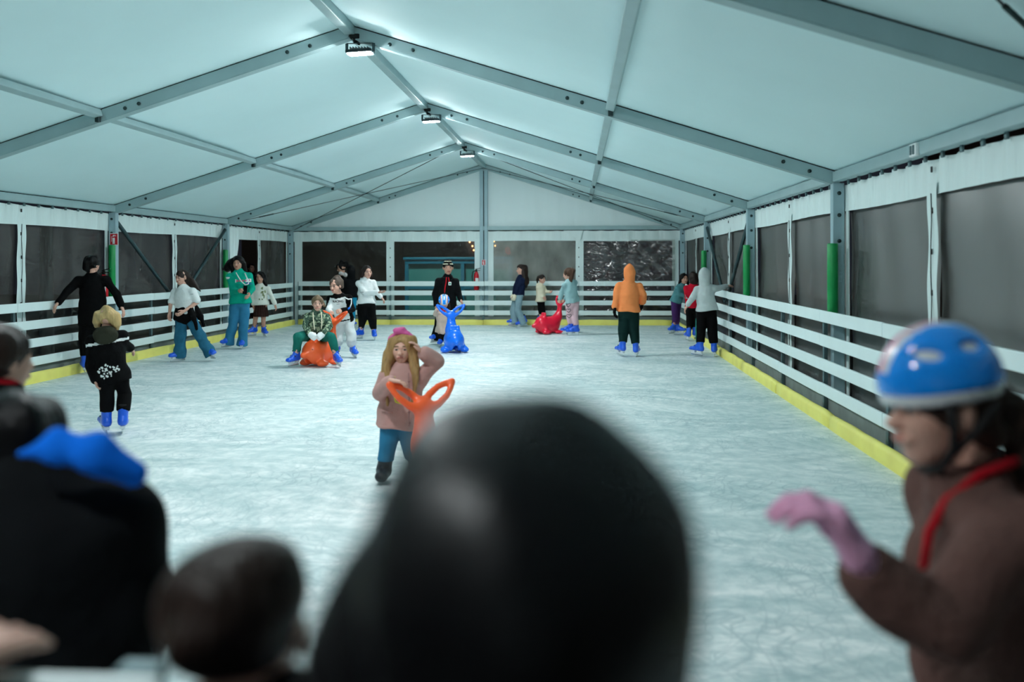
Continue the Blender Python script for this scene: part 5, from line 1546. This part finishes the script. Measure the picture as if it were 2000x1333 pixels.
# ------------------------------------------------------------------ spectators and skaters close to the camera
AT = (3.0425, 1.9006)
s = Person(AT, 'child with glossy blue helmet, brown jumper and pink glove in profile at right', 1.46, -86, (0.062, 0, 1.193), (0.0988, 0, 0.7792), (-0.0025, 0, 1.3146), 0.2201,
           [((0.1525, 0.14, 0.8955), (0.0929, 0.08, 0.7947)), ((-0.1114, -0.22, 0.9919), (-0.2389, -0.24, 1.0914))], [((0.1344, 0.08, 0.3275), (0.1402, 0.08, -0.0585)), ((0.055, -0.08, 0.4326), (0.0604, -0.08, 0.0786))], (-90, -85), hyaw=-90, sw=.145, skin=SK1, seed=22, vox=.009, fat=1.0, hands=('relax', 'none'), hand_scale=1.15, hand_dir=(None, A_(-.52, .0, .85)), thumb=(None, (0, .9, .3)), palm=(None, (-.7, 0, -.7)))
ob, surf = s.top(F_['brownfleece'], 'jumper', .020, .10, .004, so=.024, cuff=.004, sleeve=.93, amp=.010, extra=[[EL((-0.1846, -0.24, 1.0356), (.052, .052, .060))], [EL((-0.1396, -0.23, 0.9981), (.062, .058, .058))]])
s.trousers(F_['softblack'])
s.glove(1, F_['pinkglove'], 'droop', 1.12)
cord(s, [s.neck+s.f*(-.04)-s.r*.07+s.up*.03, s.neck+s.f*.03-s.r*.075+s.up*.015, s.neck+s.f*.09-s.r*.055-s.up*.03, s.neck+s.f*.125-s.r*.045-s.up*.09, s.neck+s.f*.137-s.r*.035-s.up*.16], .009, F_['redcloth'], 'lanyard')
s.hair(hairmat('chestnut_hair', (58, 40, 32)), 'cap', vol=.95, strands=[[(s.hp(0, -.42, .05), .12*s.hh), (s.hp(-.08, -.58, -.02), .15*s.hh), (s.hp(-.12, -.66, -.5), .17*s.hh), (s.hp(-.12, -.66, -1.2), .16*s.hh), (s.hp(-.12, -.6, -1.9), .12*s.hh)], [(s.hp(-.28, -.2, -.1), .10*s.hh), (s.hp(-.22, -.35, -.2), .12*s.hh)]])
h = s.hh
def hp(x, y, z): return s.head+s.hR@(A_(x, y, z)*h)
q = [EL(hp(0, .02, .21), A_(.46, .53, .545)*h, s.hR), HS(hp(0, 0, .15), -s.hR@unit(A_(0, .15, 1)), .02)]
q += [EL(hp(-.34, y, z), A_(.16, .10, .035)*h, s.hR).sub(.01) for y, z in ((.26, .48), (-.12, .56))]+[EL(hp(.34, y, z), A_(.16, .10, .035)*h, s.hR).sub(.01) for y, z in ((.26, .48), (-.12, .56))]+[EL(hp(0, y, .70), A_(.04, .12, .10)*h, s.hR).sub(.01) for y in (.2, -.15)]
V, Fq = polygonise([q], .006, .02)
def foam(c): 
    d = np.full(len(c), 9.0)
    for y, z in ((.26, .48), (-.12, .56)):
        for x in (-.36, .36):
            d = np.minimum(d, np.linalg.norm((c-hp(x, y, z))@s.hR/(A_(.12, .085, .032)*h), axis=-1))
    return d < 1.0
hm = s.part('helmet', V, Fq, [HEL_B, HEL_W, mat('helmet_pink', (226, 110, 160), .3)], np.where(foam(V[Fq].mean(1)), 1, np.where((np.abs((V[Fq].mean(1)-s.head)@s.hR[:, 0])/h < .13) & (((V[Fq].mean(1)-s.head)@s.hR[:, 2])/h > .3), np.where((np.abs((V[Fq].mean(1)-s.head)@s.hR[:, 0])/h < .05), 2, 1), 0)))
V, Fq = polygonise([[EL(hp(0, .02, .19), A_(.45, .515, .50)*h, s.hR), HS(hp(0, 0, .085), -s.hR@unit(A_(0, .15, 1)), .01)]], .007, .02)
s.part('helmet_rim', V, Fq, HEL_W, None, hm)
st = MB()
for sx in (-1, 1):
    st.tube([hp(sx*.41, .12, .10), hp(sx*.385, .07, -.12), hp(sx*.35, .06, -.30), hp(sx*.24, .12, -.47), hp(0, .18, -.53)], .038*h, 8)
    st.tube([hp(sx*.41, -.28, .10), hp(sx*.40, -.10, -.14), hp(sx*.35, .06, -.32)], .034*h, 8)
st.build('chin_strap', STRAP, hm)

AT = (0.5262, 2.9851)
s = Person(AT, 'dark haired child with red collar looking to the ice, behind the blue lined jacket', 1.40, 150, (-0.0153, 0, 1.1683), (-0.0227, 0, 0.7767), (-0.0073, 0, 1.2826), 0.2121,
           [((-0.1781, 0, 0.9886), (-0.202, 0.1, 0.8343)), ((0.1238, 0, 0.9728), (0.0311, 0.14, 0.8253))], [((-0.0628, 0, 0.4177), (-0.0621, 0, 0.0751)), ((0.0269, 0, 0.4179), (0.0276, 0, 0.0753))], (170, 160), hyaw=146, sw=.15, skin=SK1, seed=23, vox=.010)
s.top(F_['black'], 'jacket', .026, .10); s.trousers(F_['black'])
V, Fq = polygonise([[EC(s.neck-s.up*.03, s.neck+s.up*.03, .075, .07, .066, .06, s.r)]], .009); s.part('collar', V, Fq, F_['redcloth'])
s.hair(HD, 'cap', vol=1.04, strands=[[(s.hp(0, -.3, .2), .3*s.hh), (s.hp(0, -.42, -.05), .26*s.hh)]])

AT = (1.2735, 1.8324)
s = Person(AT, 'person with black jacket, bright blue hood lining laid open over the shoulder', 1.45, 176, (0.0098, 0, 1.1586), (0.0185, 0, 0.7736), (-0.0275, 0.04, 1.2341), 0.196,
           [((-0.1818, 0, 0.9233), (-0.1895, 0.14, 0.7558)), ((0.2102, 0, 0.924), (0.0813, 0.16, 0.7047))], [((-0.0708, 0, 0.4135), (-0.07, 0, 0.0235)), ((0.0892, 0, 0.4138), (0.09, 0, 0.0238))], (190, 170), sw=.185, skin=SK1, seed=24, vox=.010, fat=1.15)
ob, surf = s.top(F_['softblack'], 'jacket', .030, .12, .01, so=.032, k=.06)
V, Fq = polygonise([[EC((0.0653, -0.15, 1.2492), (0.1279, -0.15, 1.2641), .006, .010, .026, .02, (0, .3, 1)), EC((0.1279, -0.15, 1.2641), (0.2016, -0.15, 1.2532), .026, .02, .028, .022, (0, .3, 1)), EC((0.2016, -0.15, 1.2532), (0.2658, -0.13, 1.2084), .028, .022, .026, .022, (.5, .3, .8))]], .008, .03, disp=wrinkles(9, .003, 25))
s.part('hood_lining', V, Fq, F_['bluelining'], None, ob)
s.trousers(F_['softblack']); s.hair(HB, 'long', vol=1.05)

AT = (2.3108, 0.659)
s = Person(AT, 'person with glossy black hair seen from behind, large and blurred at the centre', 1.49, 178, (0.0011, 0, 1.2304), (0.0021, 0, 0.7476), (0.0009, 0, 1.3624), 0.2223,
           [((-0.1617, 0, 1.0252), (-0.1602, 0.1, 0.6389)), ((0.1648, 0, 1.0258), (0.1678, 0.1, 0.6395))], [((-0.0563, 0, 0.3827), (-0.0591, 0, 0.0493)), ((0.0618, 0, 0.383), (0.0659, 0, 0.0495))], (175, 185), sw=.155, skin=SK2, seed=25, vox=.010, skates=False)
s.top(F_['navy'], 'jacket', .026, .12, hood='down'); s.trousers(F_['black'], to='floor'); shoes(s, DARKBOOT)
s.hair(HGL, 'long', vol=1.2, strands=[[(s.hp(.22, -.05, .22), .27*s.hh), (s.hp(.36, -.05, -.4), .16*s.hh), (s.hp(.36, -.05, -.9), .14*s.hh)], [(s.hp(-.15, -.05, .28), .28*s.hh), (s.hp(-.37, -.05, .06), .22*s.hh), (s.hp(-.46, -.05, -.2), .23*s.hh), (s.hp(-.5, -.1, -.9), .2*s.hh)], [(s.hp(0, -.3, 0), .3*s.hh), (s.hp(0, -.32, -.8), .3*s.hh)]], amp=.004)

AT = (1.9989, 0.999)
s = Person(AT, 'short haired child seen from behind, lower left of the glossy black hair', 1.28, 165, (-0.0005, 0, 1.1169), (0.0012, 0, 0.7679), (-0.0023, 0, 1.2167), 0.1815,
           [((-0.1226, 0, 0.9556), (-0.1422, 0.08, 0.7318)), ((0.1136, 0, 0.9561), (0.0952, 0.08, 0.7322))], [((-0.0412, 0, 0.4726), (-0.0406, 0, 0.1612)), ((0.0447, 0, 0.4728), (0.0453, 0, 0.1614))], (175, 185), hyaw=172, sw=.135, skin=SK1, seed=26, vox=.010, skates=False)
s.top(F_['black'], 'jacket', .020, .10); s.trousers(F_['black'], to='floor'); shoes(s, DARKBOOT)
V, Fq = polygonise([[EL(s.hp(0, -.09, .13), A_(.405, .475, .42)*s.hh, s.hR), EL(s.hp(0, .52, -.14), A_(.30, .42, .46)*s.hh, s.hR).sub(.012), HS(s.hp(0, 0, -.13), -s.hR@unit(A_(0, -.2, 1)), .012)]], .008, .02, disp=wrinkles(2, .004, 40))
s.part('hair', V, Fq, HD)

AT = (1.4845, 0.8443)
s = Person(AT, 'person beyond the picture edge resting a hand on the white fence end', 1.50, 165, (0, 0, 1.26), (0, 0, .78), (0, .02, 1.40), .21,
           [((-.22, .02, 1.02), (-.2, .2, .98)), ((.24, .02, 1.04), (.165, .215, 1.135))], [((-.08, 0, .42), (-.09, 0, 0)), ((.08, 0, .42), (.09, 0, 0))], (175, 185), sw=.15, skin=SK1, seed=27, skates=False, hands=('relax', 'flat'), hand_dir=(None, A_(.12, .9, -.05)), thumb=(None, (-.9, 0, .2)))
s.top(F_['softblack'], 'jacket', .020, .10); s.trousers(F_['black'], to='floor'); shoes(s, DARKBOOT); s.hair(HD, 'short')
